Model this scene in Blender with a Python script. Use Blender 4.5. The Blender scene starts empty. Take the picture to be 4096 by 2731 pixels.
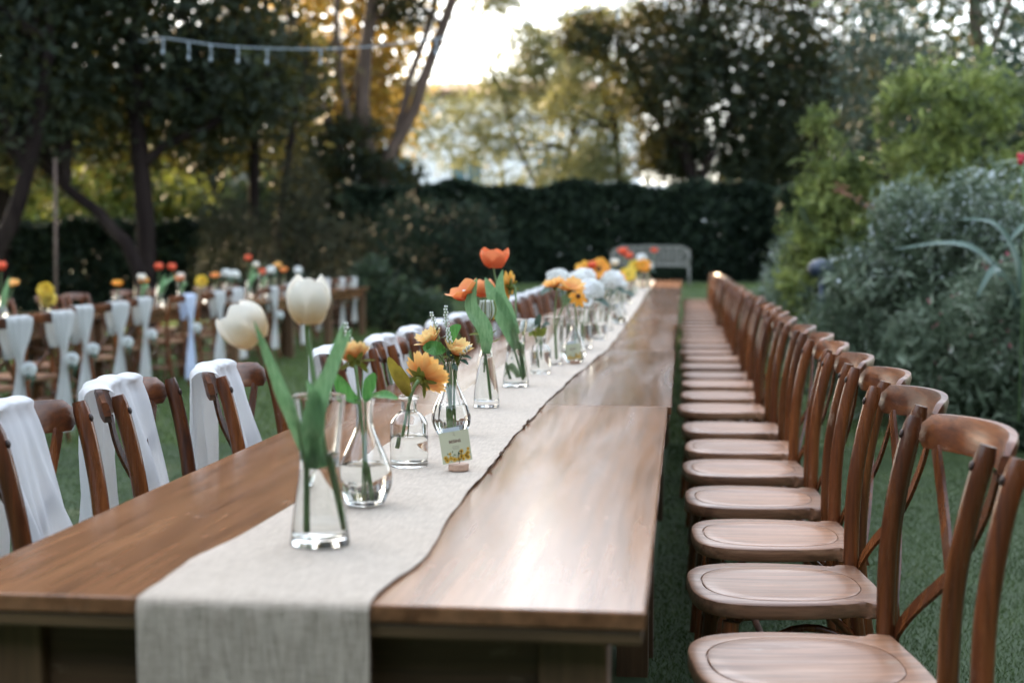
import bpy, bmesh, math
import numpy as np
from mathutils import Vector, Matrix, Euler

S = bpy.context.scene
COL = S.collection
PI = math.pi
rad = math.radians

# ------------------------------------------------------------------ camera, sky, sun, exposure
HC = 1.22
cd = bpy.data.cameras.new('camera')
cam = bpy.data.objects.new('camera', cd)
COL.objects.link(cam)
cam.location = (0, 0, HC)
cam.rotation_euler = (rad(90 - 3.57), 0, rad(6.9))
cd.sensor_width = 36
cd.lens = 50
cd.clip_start = 0.05
cd.clip_end = 1000
cd.dof.use_dof = True
cd.dof.focus_distance = 3.35
cd.dof.aperture_fstop = 2.8
S.camera = cam

SUN_EL, SUN_AZ = 24.0, -38.0          # degrees; azimuth clockwise from +Y
w = bpy.data.worlds.new('World')
S.world = w
w.use_nodes = True
nt = w.node_tree
nt.nodes.clear()
sky = nt.nodes.new('ShaderNodeTexSky')
sky.sky_type = 'NISHITA'
sky.sun_disc = False
sky.sun_elevation = rad(SUN_EL)
sky.sun_rotation = rad(SUN_AZ)
sky.air_density = 1.0
sky.dust_density = 1.5
sky.ozone_density = 1.0
hs = nt.nodes.new('ShaderNodeHueSaturation')
hs.inputs['Saturation'].default_value = 0.68
gm = nt.nodes.new('ShaderNodeGamma')          # thin haze: evens out the sky from horizon to zenith
gm.inputs['Gamma'].default_value = 0.62
bg = nt.nodes.new('ShaderNodeBackground')
bg.inputs['Strength'].default_value = 0.15
wo = nt.nodes.new('ShaderNodeOutputWorld')
nt.links.new(sky.outputs[0], gm.inputs['Color'])
nt.links.new(gm.outputs[0], hs.inputs['Color'])
nt.links.new(hs.outputs[0], bg.inputs['Color'])
nt.links.new(bg.outputs[0], wo.inputs['Surface'])

sl = bpy.data.lights.new('sun', 'SUN')
sl.energy = 2.0
sl.angle = rad(0.5)
sl.color = (1.0, 0.74, 0.46)
sun = bpy.data.objects.new('sun', sl)
COL.objects.link(sun)
_d = Vector((math.sin(rad(SUN_AZ)) * math.cos(rad(SUN_EL)), math.cos(rad(SUN_AZ)) * math.cos(rad(SUN_EL)), math.sin(rad(SUN_EL))))
sun.rotation_euler = _d.to_track_quat('Z', 'Y').to_euler()
sun.location = _d * 60

S.view_settings.view_transform = 'Standard'
S.view_settings.look = 'None'
S.view_settings.exposure = 3.5
S.view_settings.gamma = 1
S.view_settings.use_curve_mapping = False
S.render.engine = 'CYCLES'
S.cycles.use_denoising = True
S.cycles.use_adaptive_sampling = True
S.cycles.adaptive_threshold = 0.015
S.cycles.max_bounces = 14
S.cycles.transmission_bounces = 12
S.cycles.diffuse_bounces = 4
S.cycles.glossy_bounces = 5
S.cycles.transparent_max_bounces = 10

# ------------------------------------------------------------------ helpers
def ss(t):
    t = np.clip(t, 0, 1)
    return t * t * (3 - 2 * t)

def terrain(x, y):
    x = np.asarray(x, float)
    y = np.asarray(y, float)
    return -0.09 * ss((-x - 1.7) / 3.2) + 0.62 * ss((y - 23.5) / 1.8) * ss((x + 5.6) / 2.0)

def tz(x, y):
    return float(terrain(x, y))

def tag(o, label=None, cat=None, group=None, kind=None):
    if label: o['label'] = label
    if cat: o['category'] = cat
    if group: o['group'] = group
    if kind: o['kind'] = kind
    return o

def empty(name, loc=(0, 0, 0), rz=0.0):
    o = bpy.data.objects.new(name, None)
    o.empty_display_size = 0.05
    COL.objects.link(o)
    o.location = loc
    o.rotation_euler = (0, 0, rz)
    return o

def link(name, me, mat=None, parent=None, smooth=False):
    if mat is not None and not me.materials:
        me.materials.append(mat)
    if smooth:
        me.polygons.foreach_set('use_smooth', np.ones(len(me.polygons), bool))
    o = bpy.data.objects.new(name, me)
    COL.objects.link(o)
    if parent is not None:
        o.parent = parent
    return o

def copy_tree(o, parent=None):
    c = o.copy()
    COL.objects.link(c)
    if parent is not None:
        c.parent = parent
    for ch in list(o.children):
        copy_tree(ch, c)
    return c

class MB:
    def __init__(s):
        s.v = []; s.f = []
    def add(s, vs, fs):
        b = len(s.v)
        s.v.extend([tuple(map(float, p)) for p in vs])
        s.f.extend([tuple(b + i for i in f) for f in fs])
    def box(s, lo, hi):
        (a, b, c), (d, e, f) = lo, hi
        s.add([(a, b, c), (d, b, c), (d, e, c), (a, e, c), (a, b, f), (d, b, f), (d, e, f), (a, e, f)],
              [(0, 3, 2, 1), (4, 5, 6, 7), (0, 1, 5, 4), (1, 2, 6, 5), (2, 3, 7, 6), (3, 0, 4, 7)])
    def tube(s, path, radii, n=8, caps=True, flat=1.0):
        P = [Vector(p) for p in path]
        if not hasattr(radii, '__len__'):
            radii = [radii] * len(P)
        up = None
        rings = []
        vs = []
        for i, p in enumerate(P):
            t = (P[min(i + 1, len(P) - 1)] - P[max(i - 1, 0)]).normalized()
            if up is None:
                up = Vector((1, 0, 0)) if abs(t.x) < 0.8 else Vector((0, 1, 0))
            a = (up - t * up.dot(t)).normalized()
            up = a
            b = t.cross(a)
            for k in range(n):
                th = 2 * PI * k / n
                vs.append(p + (a * math.cos(th) + b * math.sin(th) * flat) * radii[i])
        fs = []
        for i in range(len(P) - 1):
            for k in range(n):
                k2 = (k + 1) % n
                fs.append((i * n + k, i * n + k2, (i + 1) * n + k2, (i + 1) * n + k))
        if caps:
            fs.append(tuple(range(n))[::-1])
            fs.append(tuple((len(P) - 1) * n + k for k in range(n)))
        s.add(vs, fs)
    def lathe(s, prof, n=28, flute=None, center=(0, 0, 0), closed=False):
        vs = []; fs = []
        m = len(prof)
        for (r, z) in prof:
            for k in range(n):
                th = 2 * PI * k / n
                rr = r
                if flute:
                    rr = r * (1 + flute(th, z))
                vs.append((center[0] + rr * math.cos(th), center[1] + rr * math.sin(th), center[2] + z))
        for i in range(m - 1):
            for k in range(n):
                k2 = (k + 1) % n
                fs.append((i * n + k, i * n + k2, (i + 1) * n + k2, (i + 1) * n + k))
        if prof[0][0] > 1e-5:
            fs.append(tuple(range(n))[::-1])
        if prof[-1][0] > 1e-5:
            fs.append(tuple((m - 1) * n + k for k in range(n)))
        s.add(vs, fs)
    def grid(s, P):
        """P: rows x cols of points"""
        r, c = len(P), len(P[0])
        vs = [p for row in P for p in row]
        fs = [(i * c + j, i * c + j + 1, (i + 1) * c + j + 1, (i + 1) * c + j) for i in range(r - 1) for j in range(c - 1)]
        s.add(vs, fs)
    def ball(s, c, r, n=8, sc=(1, 1, 1)):
        prof = []
        m = max(4, n // 2)
        vs = []; fs = []
        for i in range(m + 1):
            ph = PI * i / m
            for k in range(n):
                th = 2 * PI * k / n
                vs.append((c[0] + r * sc[0] * math.sin(ph) * math.cos(th), c[1] + r * sc[1] * math.sin(ph) * math.sin(th), c[2] - r * sc[2] * math.cos(ph)))
        for i in range(m):
            for k in range(n):
                k2 = (k + 1) % n
                fs.append((i * n + k, i * n + k2, (i + 1) * n + k2, (i + 1) * n + k))
        s.add(vs, fs)
    def mesh(s, name):
        me = bpy.data.meshes.new(name)
        me.from_pydata(s.v, [], s.f)
        me.update()
        return me
    def build(s, name, mat, parent=None, smooth=True, bevel=0.0):
        me = s.mesh(name)
        if bevel:
            bm = bmesh.new(); bm.from_mesh(me)
            bmesh.ops.bevel(bm, geom=bm.edges[:] + bm.verts[:], offset=bevel, segments=2, affect='EDGES', profile=0.5)
            bm.to_mesh(me); bm.free()
        o = link(name, me, mat, parent, smooth)
        if bevel:
            me.polygons.foreach_set('use_smooth', np.zeros(len(me.polygons), bool))   # flat boards stay flat
            me.update()
        elif smooth == 'auto':
            auto_smooth(me, 40)
        return o

def auto_smooth(me, deg):
    try:
        me.polygons.foreach_set('use_smooth', np.ones(len(me.polygons), bool))
        bm = bmesh.new(); bm.from_mesh(me)
        lim = rad(deg)
        for e in bm.edges:
            if len(e.link_faces) == 2 and e.calc_face_angle(0) > lim:
                e.smooth = False
        bm.to_mesh(me); bm.free()
    except Exception:
        pass

def np_mesh(name, verts, faces):
    """verts Nx3, faces Mx(3|4) numpy"""
    me = bpy.data.meshes.new(name)
    n, m = len(verts), len(faces)
    k = faces.shape[1]
    me.vertices.add(n)
    me.vertices.foreach_set('co', np.ascontiguousarray(verts, np.float32).ravel())
    me.loops.add(m * k)
    me.loops.foreach_set('vertex_index', np.ascontiguousarray(faces, np.int32).ravel())
    me.polygons.add(m)
    me.polygons.foreach_set('loop_start', np.arange(0, m * k, k, dtype=np.int32))
    me.polygons.foreach_set('loop_total', np.full(m, k, np.int32))
    me.update(calc_edges=True)
    return me

def catmull(pts, sub=6, closed=False):
    P = [np.array(p, float) for p in pts]
    n = len(P)
    out = []
    rng_ = range(n) if closed else range(n - 1)
    for i in rng_:
        if closed:
            p0, p1, p2, p3 = P[i - 1], P[i], P[(i + 1) % n], P[(i + 2) % n]
        else:
            p0, p1, p2, p3 = P[max(i - 1, 0)], P[i], P[i + 1], P[min(i + 2, n - 1)]
        for k in range(sub):
            t = k / sub
            out.append(0.5 * ((2 * p1) + (-p0 + p2) * t + (2 * p0 - 5 * p1 + 4 * p2 - p3) * t * t + (-p0 + 3 * p1 - 3 * p2 + p3) * t ** 3))
    if not closed:
        out.append(P[-1])
    return out

# ------------------------------------------------------------------ materials
class Mat:
    def __init__(s, name):
        s.m = bpy.data.materials.new(name)
        s.m.use_nodes = True
        s.nt = s.m.node_tree
        s.b = s.nt.nodes['Principled BSDF']
        s.out = s.nt.nodes['Material Output']
    def n(s, t, **kw):
        nd = s.nt.nodes.new(t)
        for k, v in kw.items():
            if k in nd.inputs: nd.inputs[k].default_value = v
            else: setattr(nd, k, v)
        return nd
    def l(s, a, b):
        s.nt.links.new(a, b)
    def set(s, **kw):
        for k, v in kw.items():
            k = k.replace('_', ' ')
            s.b.inputs[k].default_value = v
    def ramp(s, fac, stops):
        r = s.n('ShaderNodeValToRGB')
        e = r.color_ramp.elements
        while len(e) < len(stops): e.new(0.5)
        for i, (p, c) in enumerate(stops):
            e[i].position = p
            e[i].color = (*c, 1)
        s.l(fac, r.inputs[0])
        return r.outputs[0]
    def coords(s, kind='Object', scale=(1, 1, 1), rand=0.0):
        tc = s.n('ShaderNodeTexCoord')
        mp = s.n('ShaderNodeMapping')
        s.l(tc.outputs[kind], mp.inputs['Vector'])
        mp.inputs['Scale'].default_value = scale
        if rand:
            oi = s.n('ShaderNodeObjectInfo')
            vm = s.n('ShaderNodeVectorMath', operation='SCALE')
            vm.inputs[0].default_value = (17.3, 9.1, 23.7)
            s.l(oi.outputs['Random'], vm.inputs['Scale'])
            s.l(vm.outputs[0], mp.inputs['Location'])
        return mp.outputs[0]
    def noise(s, vec, scale, detail=3, rough=0.5, dist=0.0):
        n = s.n('ShaderNodeTexNoise')
        n.inputs['Scale'].default_value = scale
        n.inputs['Detail'].default_value = detail
        n.inputs['Roughness'].default_value = rough
        n.inputs['Distortion'].default_value = dist
        s.l(vec, n.inputs['Vector'])
        return n.outputs['Fac']
    def mix(s, fac, a, b, mode='MIX'):
        m = s.n('ShaderNodeMix', data_type='RGBA', blend_type=mode)
        if hasattr(fac, 'links') or not isinstance(fac, (int, float)): s.l(fac, m.inputs['Factor'])
        else: m.inputs['Factor'].default_value = fac
        for v, nm in ((a, 6), (b, 7)):
            if isinstance(v, tuple): m.inputs[nm].default_value = (*v, 1)
            else: s.l(v, m.inputs[nm])
        return m.outputs[2]
    def bump(s, h, strength=0.2, dist=0.01):
        b = s.n('ShaderNodeBump')
        b.inputs['Strength'].default_value = strength
        b.inputs['Distance'].default_value = dist
        s.l(h, b.inputs['Height'])
        s.l(b.outputs[0], s.b.inputs['Normal'])

def wood(name, axis, dark, mid, light, rough=0.35, scale=1.0, wear=0.35, bump=0.15, rand=True, spec=0.5):
    M = Mat(name)
    sc = [26 * scale] * 3
    sc[axis] = 1.6 * scale
    v = M.coords('Object', tuple(sc), 1.0 if rand else 0.0)
    g = M.noise(v, 1.0, 6, 0.62, 0.6)
    c = M.ramp(g, [(0.28, dark), (0.5, mid), (0.74, light)])
    sc2 = [110 * scale] * 3
    sc2[axis] = 5 * scale
    v2 = M.coords('Object', tuple(sc2), 1.0 if rand else 0.0)
    fine = M.noise(v2, 1.0, 3, 0.6)
    fr = M.ramp(fine, [(0.35, (0.55, 0.55, 0.55)), (0.6, (1.05, 1.05, 1.05))])
    c = M.mix(0.75, c, fr, 'MULTIPLY')
    # scuffs: pale scratches of worn varnish
    v3 = M.coords('Object', tuple(60 if i != axis else 16 for i in range(3)), 1.0 if rand else 0.0)
    sc_ = M.noise(v3, 1.0, 4, 0.75)
    big = M.noise(M.coords('Object', (9, 9, 9), 1.0 if rand else 0.0), 1.0, 2)
    mu = M.n('ShaderNodeMath', operation='MULTIPLY')
    M.l(sc_, mu.inputs[0]); M.l(big, mu.inputs[1])
    wm = M.ramp(mu.outputs[0], [(0.36, (0, 0, 0)), (0.43, (wear, wear, wear))])
    c = M.mix(wm, c, (0.42, 0.30, 0.21))
    if rand:
        oi = M.n('ShaderNodeObjectInfo')
        h = M.n('ShaderNodeHueSaturation')
        mr = M.n('ShaderNodeMapRange')
        mr.inputs['To Min'].default_value = 0.72
        mr.inputs['To Max'].default_value = 1.2
        M.l(oi.outputs['Random'], mr.inputs['Value'])
        M.l(mr.outputs[0], h.inputs['Value'])
        M.l(c, h.inputs['Color'])
        c = h.outputs[0]
    M.l(c, M.b.inputs['Base Color'])
    rr = M.ramp(g, [(0.3, (rough + .12,) * 3), (0.7, (rough - .05,) * 3)])
    M.l(rr, M.b.inputs['Roughness'])
    M.bump(fine, bump, 0.002)
    M.b.inputs['Specular IOR Level'].default_value = spec
    return M.m

CH_D, CH_M, CH_L = (0.045, 0.012, 0.005), (0.150, 0.045, 0.014), (0.27, 0.092, 0.028)
WX = wood('chair_wood_x', 0, CH_D, CH_M, CH_L)
WY = wood('chair_wood_y', 1, (0.16, 0.064, 0.032), (0.34, 0.165, 0.088), (0.45, 0.245, 0.145), rough=0.34, wear=0.55)  # paler seat wood: worn varnish, plus sky sheen put into the colour
WZ = wood('chair_wood_z', 2, CH_D, CH_M, CH_L, rough=0.25, spec=.6)
TW = wood('table_wood_top', 1, (0.125, 0.054, 0.024), (0.195, 0.088, 0.040), (0.275, 0.135, 0.066), rough=0.17, scale=0.4, wear=0.16, bump=0.06, spec=0.3)
TX = wood('table_wood_edge', 0, (0.075, 0.040, 0.018), (0.14, 0.080, 0.036), (0.21, 0.125, 0.062), rough=0.42, scale=0.6, wear=0.4)
TZ = wood('table_wood_leg', 2, (0.075, 0.038, 0.018), (0.14, 0.075, 0.036), (0.19, 0.11, 0.056), rough=0.45, scale=0.7)
TD = wood('table_wood_apron', 0, (0.05, 0.024, 0.012), (0.105, 0.052, 0.026), (0.15, 0.08, 0.04), rough=0.5, scale=0.6)

def simple(name, col, rough=0.5, metal=0.0, **kw):
    M = Mat(name)
    M.set(Base_Color=(*col, 1), Roughness=rough, Metallic=metal)
    for k, v in kw.items(): M.b.inputs[k].default_value = v
    return M.m

BOLT = simple('dark_bolt_metal', (0.045, 0.03, 0.025), 0.45, 0.5)
WIRE = simple('black_wire', (0.02, 0.02, 0.02), 0.4, 0.6)

def glass(name, ior=1.45, tint=(0.985, 0.995, 0.99), rough=0.0):
    M = Mat(name)
    M.set(Base_Color=(*tint, 1), Roughness=rough, IOR=ior)
    M.b.inputs['Transmission Weight'].default_value = 1
    return M.m
GLASS = glass('clear_glass')
WATER = glass('water', 1.33, (0.99, 1, 0.995))

def fabric(name, col, col2, scale=420, bump=0.25, trans=0.0, rough=0.9, slub=True):
    M = Mat(name)
    v = M.coords('Object')
    wv = M.n('ShaderNodeTexChecker')
    wa = M.n('ShaderNodeTexWave', wave_type='BANDS', bands_direction='X')
    wb = M.n('ShaderNodeTexWave', wave_type='BANDS', bands_direction='Y')
    for q_ in (wa, wb):
        q_.inputs['Scale'].default_value = scale
        q_.inputs['Distortion'].default_value = 1.2
        q_.inputs['Detail'].default_value = 1
        M.l(v, q_.inputs['Vector'])
    mul = M.n('ShaderNodeMath', operation='MAXIMUM')
    M.l(wa.outputs['Fac'], mul.inputs[0]); M.l(wb.outputs['Fac'], mul.inputs[1])
    nz = M.noise(M.coords('Object', (30, 260, 260)), 1.0, 3, 0.6)
    nz2 = M.noise(M.coords('Object', (260, 22, 30)), 1.0, 3, 0.6)
    ad = M.n('ShaderNodeMath', operation='ADD')
    M.l(nz, ad.inputs[0]); M.l(nz2, ad.inputs[1])
    hf = M.n('ShaderNodeMath', operation='MULTIPLY'); hf.inputs[1].default_value = 0.5
    M.l(ad.outputs[0], hf.inputs[0])
    c = M.ramp(hf.outputs[0], [(0.32, col2), (0.62, col)]) if slub else M.mix(0.0, col, col2)
    dk = M.ramp(mul.outputs[0], [(0.2, (0.55, 0.53, 0.5)), (0.6, (1, 1, 1))])
    c = M.mix(0.7 if slub else 0.15, c, dk, 'MULTIPLY')
    M.l(c, M.b.inputs['Base Color'])
    M.set(Roughness=rough)
    M.b.inputs['Sheen Weight'].default_value = 0.2
    M.bump(mul.outputs[0], bump, 0.001)
    if trans:
        tr = M.n('ShaderNodeBsdfTranslucent')
        M.l(c, tr.inputs['Color'])
        mx = M.n('ShaderNodeMixShader')
        mx.inputs[0].default_value = trans
        M.l(M.b.outputs[0], mx.inputs[1]); M.l(tr.outputs[0], mx.inputs[2])
        M.l(mx.outputs[0], M.out.inputs['Surface'])
    return M.m
LINEN = fabric('linen_weave', (0.63, 0.53, 0.42), (0.40, 0.315, 0.235), 260, 0.5)
HEM = simple('brown_hem_thread', (0.15, 0.095, 0.065), 0.9)
WHITE = fabric('white_chiffon', (0.80, 0.80, 0.80), (0.76, 0.76, 0.76), 700, 0.05, 0.3, slub=False)
IVORY = fabric('ivory_chiffon', (0.60, 0.61, 0.59), (0.5, 0.5, 0.48), 700, 0.1, 0.35, slub=False)
BLUEWHITE = fabric('pale_blue_chiffon', (0.60, 0.68, 0.84), (0.6, 0.68, 0.84), 700, 0.05, 0.3, slub=False)

def leafmat(name, stops, trans=0.35, rough=0.5, tcol=None, island=True, veins=False, clump=0.0, spec=0.35):
    M = Mat(name)
    if island:
        g = M.n('ShaderNodeNewGeometry')
        f = g.outputs['Random Per Island']
        if clump:                        # whole sprays differ in colour, not only single leaves
            nz = M.noise(M.coords('Object'), clump, 3, 0.6)
            mr = M.n('ShaderNodeMapRange'); mr.inputs['From Min'].default_value = .36; mr.inputs['From Max'].default_value = .64
            M.l(nz, mr.inputs['Value'])
            av = M.n('ShaderNodeMix', data_type='FLOAT'); av.inputs[0].default_value = .6
            M.l(f, av.inputs[2]); M.l(mr.outputs[0], av.inputs[3])
            f = av.outputs[0]
    else:
        f = M.noise(M.coords('Object', (260, 260, 14) if veins else (1, 1, 1)), 1.0 if veins else 30, 3)
    c = M.ramp(f, stops)
    M.l(c, M.b.inputs['Base Color'])
    M.set(Roughness=rough)
    M.b.inputs['Specular IOR Level'].default_value = spec
    tr = M.n('ShaderNodeBsdfTranslucent')
    if tcol:
        tc = M.mix(0.6, c, tcol)
        M.l(tc, tr.inputs['Color'])
    else:
        M.l(c, tr.inputs['Color'])
    mx = M.n('ShaderNodeMixShader')
    mx.inputs[0].default_value = trans
    M.l(M.b.outputs[0], mx.inputs[1]); M.l(tr.outputs[0], mx.inputs[2])
    M.l(mx.outputs[0], M.out.inputs['Surface'])
    return M.m

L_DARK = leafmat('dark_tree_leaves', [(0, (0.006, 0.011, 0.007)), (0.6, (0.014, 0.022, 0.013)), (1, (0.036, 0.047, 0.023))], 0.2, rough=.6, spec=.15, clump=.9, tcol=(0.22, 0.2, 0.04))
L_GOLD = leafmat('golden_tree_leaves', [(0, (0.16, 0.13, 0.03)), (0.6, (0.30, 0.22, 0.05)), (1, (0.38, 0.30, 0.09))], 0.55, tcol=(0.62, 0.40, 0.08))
L_OLIVE = leafmat('olive_feather_leaves', [(0, (0.075, 0.095, 0.045)), (0.6, (0.15, 0.165, 0.075)), (1, (0.24, 0.23, 0.10))], 0.4, tcol=(0.26, 0.25, 0.09), clump=.8)
L_LIME = leafmat('lime_leaves', [(0.1, (0.026, 0.045, 0.020)), (0.5, (0.125, 0.165, 0.050)), (0.9, (0.38, 0.42, 0.13))], 0.35, clump=3.2, spec=.2, tcol=(0.26, 0.32, 0.07))  # brightest stop puts the look of lit sprays into the leaf colour
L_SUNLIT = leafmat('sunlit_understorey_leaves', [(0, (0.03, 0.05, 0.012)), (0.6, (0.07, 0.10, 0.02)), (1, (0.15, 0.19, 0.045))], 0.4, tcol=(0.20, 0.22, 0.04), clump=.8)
L_MID = leafmat('mid_green_leaves', [(0, (0.018, 0.034, 0.017)), (0.6, (0.038, 0.062, 0.03)), (1, (0.07, 0.10, 0.045))], 0.3)
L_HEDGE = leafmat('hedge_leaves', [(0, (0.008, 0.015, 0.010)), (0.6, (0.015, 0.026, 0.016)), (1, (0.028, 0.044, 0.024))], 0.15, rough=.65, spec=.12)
L_SILVER = leafmat('silvery_shrub_leaves', [(0, (0.035, 0.056, 0.030)), (0.5, (0.115, 0.160, 0.098)), (0.85, (0.23, 0.285, 0.20)), (1, (0.48, 0.52, 0.45))], 0.22, rough=0.5, clump=3.5, spec=.3)
L_SILVERTIP = leafmat('pale_shrub_tips', [(0, (0.42, 0.50, 0.50)), (1, (0.70, 0.76, 0.78))], 0.3, rough=0.4)
L_BROWN = leafmat('brownish_shrub_leaves', [(0, (0.018, 0.021, 0.012)), (0.6, (0.036, 0.040, 0.023)), (1, (0.065, 0.064, 0.036))], 0.25, rough=.65, spec=.12)
L_CYP = leafmat('blue_green_needles', [(0, (0.016, 0.032, 0.022)), (1, (0.052, 0.08, 0.054))], 0.25)
L_STRAP = leafmat('strap_leaf_blue_green', [(0, (0.085, 0.145, 0.11)), (1, (0.15, 0.22, 0.18))], 0.25, rough=0.35)
BLOSSOM = leafmat('pink_blossom', [(0, (0.45, 0.10, 0.16)), (1, (0.62, 0.25, 0.28))], 0.3)
BARK = wood('tree_bark', 2, (0.008, 0.006, 0.006), (0.018, 0.013, 0.012), (0.034, 0.026, 0.022), rough=0.85, scale=0.15, wear=0.05, rand=False, spec=.05)
BARKW = wood('tree_bark_warm', 2, (0.05, 0.032, 0.024), (0.10, 0.066, 0.05), (0.15, 0.10, 0.075), rough=0.8, scale=0.15, wear=0.2, rand=False)

# flower materials
def petalmat(name, base, tip, length, trans=0.35, axis=1, base2=None):
    M = Mat(name)
    tc = M.n('ShaderNodeTexCoord')
    sp = M.n('ShaderNodeSeparateXYZ')
    M.l(tc.outputs['Object'], sp.inputs[0])
    mr = M.n('ShaderNodeMapRange')
    mr.inputs['From Max'].default_value = length
    M.l(sp.outputs[axis], mr.inputs['Value'])
    nz = M.noise(M.coords('Object', (300, 40, 40)), 1.0, 3)
    ad = M.n('ShaderNodeMath', operation='MULTIPLY_ADD')
    ad.inputs[1].default_value = 0.5
    M.l(nz, ad.inputs[0])
    sb = M.n('ShaderNodeMath', operation='SUBTRACT'); sb.inputs[1].default_value = 0.25
    M.l(mr.outputs[0], sb.inputs[0]); M.l(sb.outputs[0], ad.inputs[2])
    c = M.ramp(ad.outputs[0], [(0.05, base), (0.85, tip)])
    M.l(c, M.b.inputs['Base Color'])
    M.set(Roughness=0.55)
    tr = M.n('ShaderNodeBsdfTranslucent'); M.l(c, tr.inputs['Color'])
    mx = M.n('ShaderNodeMixShader'); mx.inputs[0].default_value = trans
    M.l(M.b.outputs[0], mx.inputs[1]); M.l(tr.outputs[0], mx.inputs[2])
    M.l(mx.outputs[0], M.out.inputs['Surface'])
    return M.m
P_CREAM = petalmat('cream_tulip_petal', (0.84, 0.68, 0.46), (0.88, 0.85, 0.76), 0.050, 0.42, 2)
P_ORANGE = petalmat('orange_tulip_petal', (0.80, 0.20, 0.07), (0.86, 0.27, 0.11), 0.05, 0.3, 2)
P_APRICOT = petalmat('apricot_tulip_petal', (0.78, 0.17, 0.06), (0.88, 0.36, 0.11), 0.05, 0.3, 2)
P_RED = petalmat('red_tulip_petal', (0.72, 0.09, 0.04), (0.85, 0.16, 0.07), 0.05, 0.3, 2)
P_SUN = petalmat('orange_daisy_petal', (0.84, 0.30, 0.07), (0.92, 0.58, 0.19), 0.04, 0.35, 1)
P_PALE = petalmat('pale_yellow_daisy_petal', (0.86, 0.28, 0.06), (0.93, 0.72, 0.33), 0.035, 0.35, 1)
P_GOLD = petalmat('golden_daisy_petal', (0.84, 0.38, 0.04), (0.90, 0.55, 0.09), 0.04, 0.35, 1)
P_YEL = petalmat('yellow_chrysanthemum_petal', (0.80, 0.60, 0.08), (0.88, 0.76, 0.20), 0.04, 0.35, 1)
P_WHITE = petalmat('white_petal', (0.74, 0.76, 0.72), (0.84, 0.86, 0.86), 0.03, 0.3, 1)
DISC = simple('flower_disc_brown', (0.10, 0.035, 0.012), 0.9)
STEM = leafmat('stem_green', [(0, (0.16, 0.26, 0.10)), (1, (0.24, 0.36, 0.16))], 0.1, island=False)
TULIPLEAF = leafmat('tulip_leaf_green', [(0.3, (0.13, 0.29, 0.12)), (0.7, (0.28, 0.47, 0.24))], 0.45, rough=0.35, island=False, veins=True)
GLOSSLEAF = leafmat('glossy_leaf_green', [(0.3, (0.06, 0.22, 0.045)), (0.7, (0.14, 0.36, 0.10))], 0.4, rough=0.3, island=False, veins=True)
OLIVELEAF = leafmat('olive_leaf', [(0.3, (0.20, 0.17, 0.02)), (0.7, (0.42, 0.33, 0.05))], 0.35, rough=0.5, island=False)
SEPAL = leafmat('sepal_green', [(0.2, (0.13, 0.16, 0.02)), (0.8, (0.22, 0.24, 0.04))], 0.25, island=False)
DARKLEAF = leafmat('dark_blue_green_leaf', [(0.2, (0.035, 0.075, 0.05)), (0.8, (0.07, 0.12, 0.085))], 0.2, rough=0.35, island=False)
PALEBUD = simple('white_green_buds', (0.72, 0.76, 0.70), 0.6)

# ------------------------------------------------------------------ ground
def axis_coords(lo, hi, fine_lo, fine_hi, step, coarse):
    a = list(np.arange(lo, fine_lo, coarse)) + list(np.arange(fine_lo, fine_hi, step)) + list(np.arange(fine_hi, hi + .1, coarse))
    return np.array(a)
gx = axis_coords(-300, 300, -14, 8, 0.4, 10)
gy = axis_coords(-60, 400, -2, 34, 0.4, 10)
X, Y = np.meshgrid(gx, gy)
V = np.stack([X, Y, terrain(X, Y)], -1).reshape(-1, 3)
nx, ny = len(gx), len(gy)
I, J = np.meshgrid(np.arange(nx - 1), np.arange(ny - 1))
b0 = (J * nx + I).ravel()
Fc = np.stack([b0, b0 + 1, b0 + nx + 1, b0 + nx], 1)
Mg = Mat('lawn_ground')
c_ = Mg.ramp(Mg.noise(Mg.coords('Object'), 1.3, 6, 0.65), [(0.3, (0.030, 0.048, 0.016)), (0.55, (0.055, 0.085, 0.026)), (0.8, (0.085, 0.10, 0.036))])
Mg.l(c_, Mg.b.inputs['Base Color']); Mg.set(Roughness=0.95)
tag(link('lawn', np_mesh('lawn', V, Fc), Mg.m, None, True), kind='structure')

tx = np.arange(-9, 7.01, 0.4); ty = np.append(np.arange(-2, 9.0, 0.4), 9.05)
X, Y = np.meshgrid(tx, ty)
Zt = terrain(X, Y) + 0.006
Y = np.where(Y > 9.0, 9.05 + 0.03 * X + 0.03 * np.sin(X * 5), Y)
V = np.stack([X, Y, Zt], -1).reshape(-1, 3)
nx, ny = len(tx), len(ty)
I, J = np.meshgrid(np.arange(nx - 1), np.arange(ny - 1))
b0 = (J * nx + I).ravel()
Fc = np.stack([b0, b0 + 1, b0 + nx + 1, b0 + nx], 1)
Mt = Mat('artificial_turf_base')
c_ = Mt.ramp(Mt.noise(Mt.coords('Object'), 140, 4, 0.7), [(0.3, (0.018, 0.034, 0.010)), (0.7, (0.046, 0.078, 0.024))])
Mt.l(c_, Mt.b.inputs['Base Color']); Mt.set(Roughness=0.9)
tag(link('artificial_turf', np_mesh('artificial_turf', V, Fc), Mt.m, None, True), kind='structure')

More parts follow.
